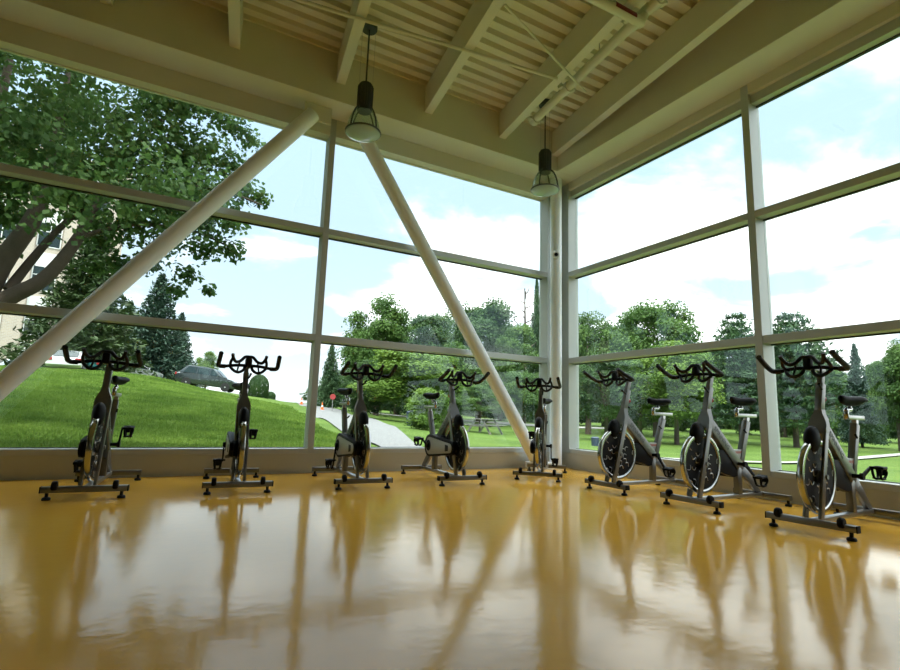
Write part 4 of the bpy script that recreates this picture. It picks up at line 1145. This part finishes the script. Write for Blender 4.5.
# ------------------------------------------------------------------ small things outside
x, y = ground_xy(332, 46); z = gz(x, y); d, _, _ = bearing(332)
s = empty('stop_sign', (x, y, z), math.atan2(d.y, d.x) - PI / 2); tag(s, 'red octagonal road sign on a post beside the driveway', 'sign')
m = MB(); m.tube([(0, 0, -0.05), (0, 0, 1.35)], 0.03, 8); m.build('post', M['steel'], s)
m = MB(); XZf = Matrix(((1, 0, 0, 0), (0, 0, 1, 0), (0, 1, 0, 0), (0, 0, 0, 1)))
m.prism([(0.25 * math.cos(PI / 8 + k * PI / 4), 1.30 + 0.25 * math.sin(PI / 8 + k * PI / 4)) for k in range(8)], XZf, -0.05, -0.035); m.build('panel', M['signred'], s, smooth=False)
for u, D, lb in ((322, 46, 'orange traffic cone right of the mullion beside the driveway'), (301, 52, 'orange traffic cone left of the mullion at the driveway edge')):
    x, y = ground_xy(u, D); c = empty('traffic_cone', (x, y, gz(x, y) + 0.05)); tag(c, lb, 'cone'); c.scale = (0.75, 0.75, 0.75)
    m = MB(); m.box((0, 0, 0.02), (0.45, 0.45, 0.05), None, 0.01); m.build('base', M['orange'], c)
    m = MB(); m.lathe([(0.17, 0.04), (0.04, 0.85)], 16); cb = m.build('body', M['orange'], c)
    m = MB(); m.lathe([(0.122, 0.35), (0.088, 0.55)], 16, cap=False); m.build('stripe', M['white'], cb)
for u, D, hh, lb in ((410, 29.5, 0.85, 'blue litter bin on the lawn beside the bright bush'), (595, 26, 0.45, 'dark blue litter bin on the lawn near the corner column')):
    x, y = ground_xy(u, D); c = empty('litter_bin', (x, y, gz(x, y) - 0.02)); tag(c, lb, 'bin')
    m = MB(); m.lathe([(0.15, 0), (0.17, 0.02), (0.19, hh - .12), (0.19, hh - .1)], 20); m.build('body', M['bluebin'], c)
    m = MB(); m.lathe([(0.205, hh - .1), (0.205, hh - .05), (0.12, hh), (0, hh)], 20); m.build('lid', M['bluebin'], c)
x, y = ground_xy(485, 27.5); t = empty('picnic_table', (x, y, gz(x, y)), 0.5); tag(t, 'weathered grey picnic table under the small spreading tree', 'table')
m = MB(); [m.box((0, -0.3 + 0.15 * k, 0.74), (1.8, 0.14, 0.04), None, 0.005) for k in range(5)]; m.build('tabletop', M['greywood'], t)
for sy in (-1, 1):
    m = MB(); m.box((0, sy * 0.68, 0.44), (1.8, 0.25, 0.04), None, 0.005); m.build('seat', M['greywood'], t)
for sx in (-1, 1):
    m = MB(); m.bar((sx * 0.65, -0.7, -0.03), (sx * 0.65, -0.2, 0.73), 0.05, 0.09); m.bar((sx * 0.65, 0.7, -0.03), (sx * 0.65, 0.2, 0.73), 0.05, 0.09); m.box((sx * 0.65, 0, 0.40), (0.05, 1.5, 0.09)); m.build('leg', M['greywood'], t)

# ------------------------------------------------------------------ sky and sun
wd = bpy.data.worlds.new('sky'); SC.world = wd; wd.use_nodes = True
nt = wd.node_tree; nt.nodes.clear()
out = nt.nodes.new('ShaderNodeOutputWorld'); bg = nt.nodes.new('ShaderNodeBackground')
tc = nt.nodes.new('ShaderNodeTexCoord'); sep = nt.nodes.new('ShaderNodeSeparateXYZ')
nt.links.new(tc.outputs['Generated'], sep.inputs[0])
def mth(op, a, b=None, clamp=False):
    n = nt.nodes.new('ShaderNodeMath'); n.operation = op; n.use_clamp = clamp
    for i, v in ((0, a), (1, b)):
        if v is None: continue
        if isinstance(v, (int, float)): n.inputs[i].default_value = v
        else: nt.links.new(v, n.inputs[i])
    return n.outputs[0]
zpos = mth('MAXIMUM', sep.outputs['Z'], 0.0)
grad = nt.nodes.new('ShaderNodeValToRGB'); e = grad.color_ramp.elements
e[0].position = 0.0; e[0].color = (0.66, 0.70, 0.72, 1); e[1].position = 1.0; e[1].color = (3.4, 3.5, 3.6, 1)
for pos, c_ in ((0.15, (0.47, 0.57, 0.66)), (0.35, (0.40, 0.525, 0.67)), (0.54, (0.39, 0.53, 0.71)), (0.64, (1.5, 1.6, 1.7)), (0.75, (3.0, 3.1, 3.2))):  # sky above the camera's view made extra bright to light the floor
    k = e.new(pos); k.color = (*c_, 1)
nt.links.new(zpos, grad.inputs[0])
den = mth('ADD', zpos, 0.22)
cmb = nt.nodes.new('ShaderNodeCombineXYZ')
nt.links.new(mth('DIVIDE', sep.outputs['X'], den), cmb.inputs[0]); nt.links.new(mth('DIVIDE', sep.outputs['Y'], den), cmb.inputs[1])
nz = nt.nodes.new('ShaderNodeTexNoise'); nz.inputs['Scale'].default_value = 1.5; nz.inputs['Detail'].default_value = 9; nz.inputs['Roughness'].default_value = 0.55
nz.inputs['Distortion'].default_value = 0.3
nt.links.new(cmb.outputs[0], nz.inputs['Vector'])
# more cloud to the east and low down
bias = mth('ADD', mth('MULTIPLY', sep.outputs['X'], 0.16), mth('MULTIPLY', zpos, -0.12))
cf = mth('ADD', nz.outputs['Fac'], bias)
mr = nt.nodes.new('ShaderNodeMapRange'); mr.interpolation_type = 'SMOOTHSTEP'; mr.inputs['From Min'].default_value = 0.50; mr.inputs['From Max'].default_value = 0.66
nt.links.new(cf, mr.inputs['Value'])
nz2 = nt.nodes.new('ShaderNodeTexNoise'); nz2.inputs['Scale'].default_value = 3.2; nz2.inputs['Detail'].default_value = 6
nt.links.new(cmb.outputs[0], nz2.inputs['Vector'])
cc = nt.nodes.new('ShaderNodeMix'); cc.data_type = 'RGBA'; cc.inputs[6].default_value = (0.80, 0.84, 0.90, 1); cc.inputs[7].default_value = (1.75, 1.75, 1.74, 1)
nt.links.new(nz2.outputs['Fac'], cc.inputs[0])
mx = nt.nodes.new('ShaderNodeMix'); mx.data_type = 'RGBA'
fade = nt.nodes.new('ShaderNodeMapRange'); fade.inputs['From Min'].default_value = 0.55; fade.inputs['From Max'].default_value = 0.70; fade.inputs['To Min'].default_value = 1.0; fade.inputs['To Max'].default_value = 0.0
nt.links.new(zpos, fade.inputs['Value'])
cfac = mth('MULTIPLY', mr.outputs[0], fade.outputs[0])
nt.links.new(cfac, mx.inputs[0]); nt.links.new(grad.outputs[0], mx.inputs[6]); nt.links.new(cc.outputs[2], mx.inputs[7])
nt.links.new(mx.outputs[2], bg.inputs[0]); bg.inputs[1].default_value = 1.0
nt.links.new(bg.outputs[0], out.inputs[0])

sl = bpy.data.lights.new('sun', 'SUN'); sl.energy = 1.8; sl.angle = math.radians(1.0); sl.color = (1.0, 0.95, 0.86)
so = link(bpy.data.objects.new('sun', sl))
so.rotation_euler = (-Vector((0.50, 0.62, -1.0)).normalized()).to_track_quat('Z', 'Y').to_euler()

SC.view_settings.view_transform = 'Standard'; SC.view_settings.look = 'None'; SC.view_settings.gamma = 1.0; SC.view_settings.use_curve_mapping = False
SC.view_settings.exposure = 1.02
SC.cycles.use_denoising = True
SC.cycles.max_bounces = 9; SC.cycles.diffuse_bounces = 5; SC.cycles.glossy_bounces = 5; SC.cycles.transparent_max_bounces = 24; SC.cycles.transmission_bounces = 6
SC.cycles.caustics_reflective = True; SC.cycles.caustics_refractive = False
SC.cycles.sample_clamp_indirect = 8.0
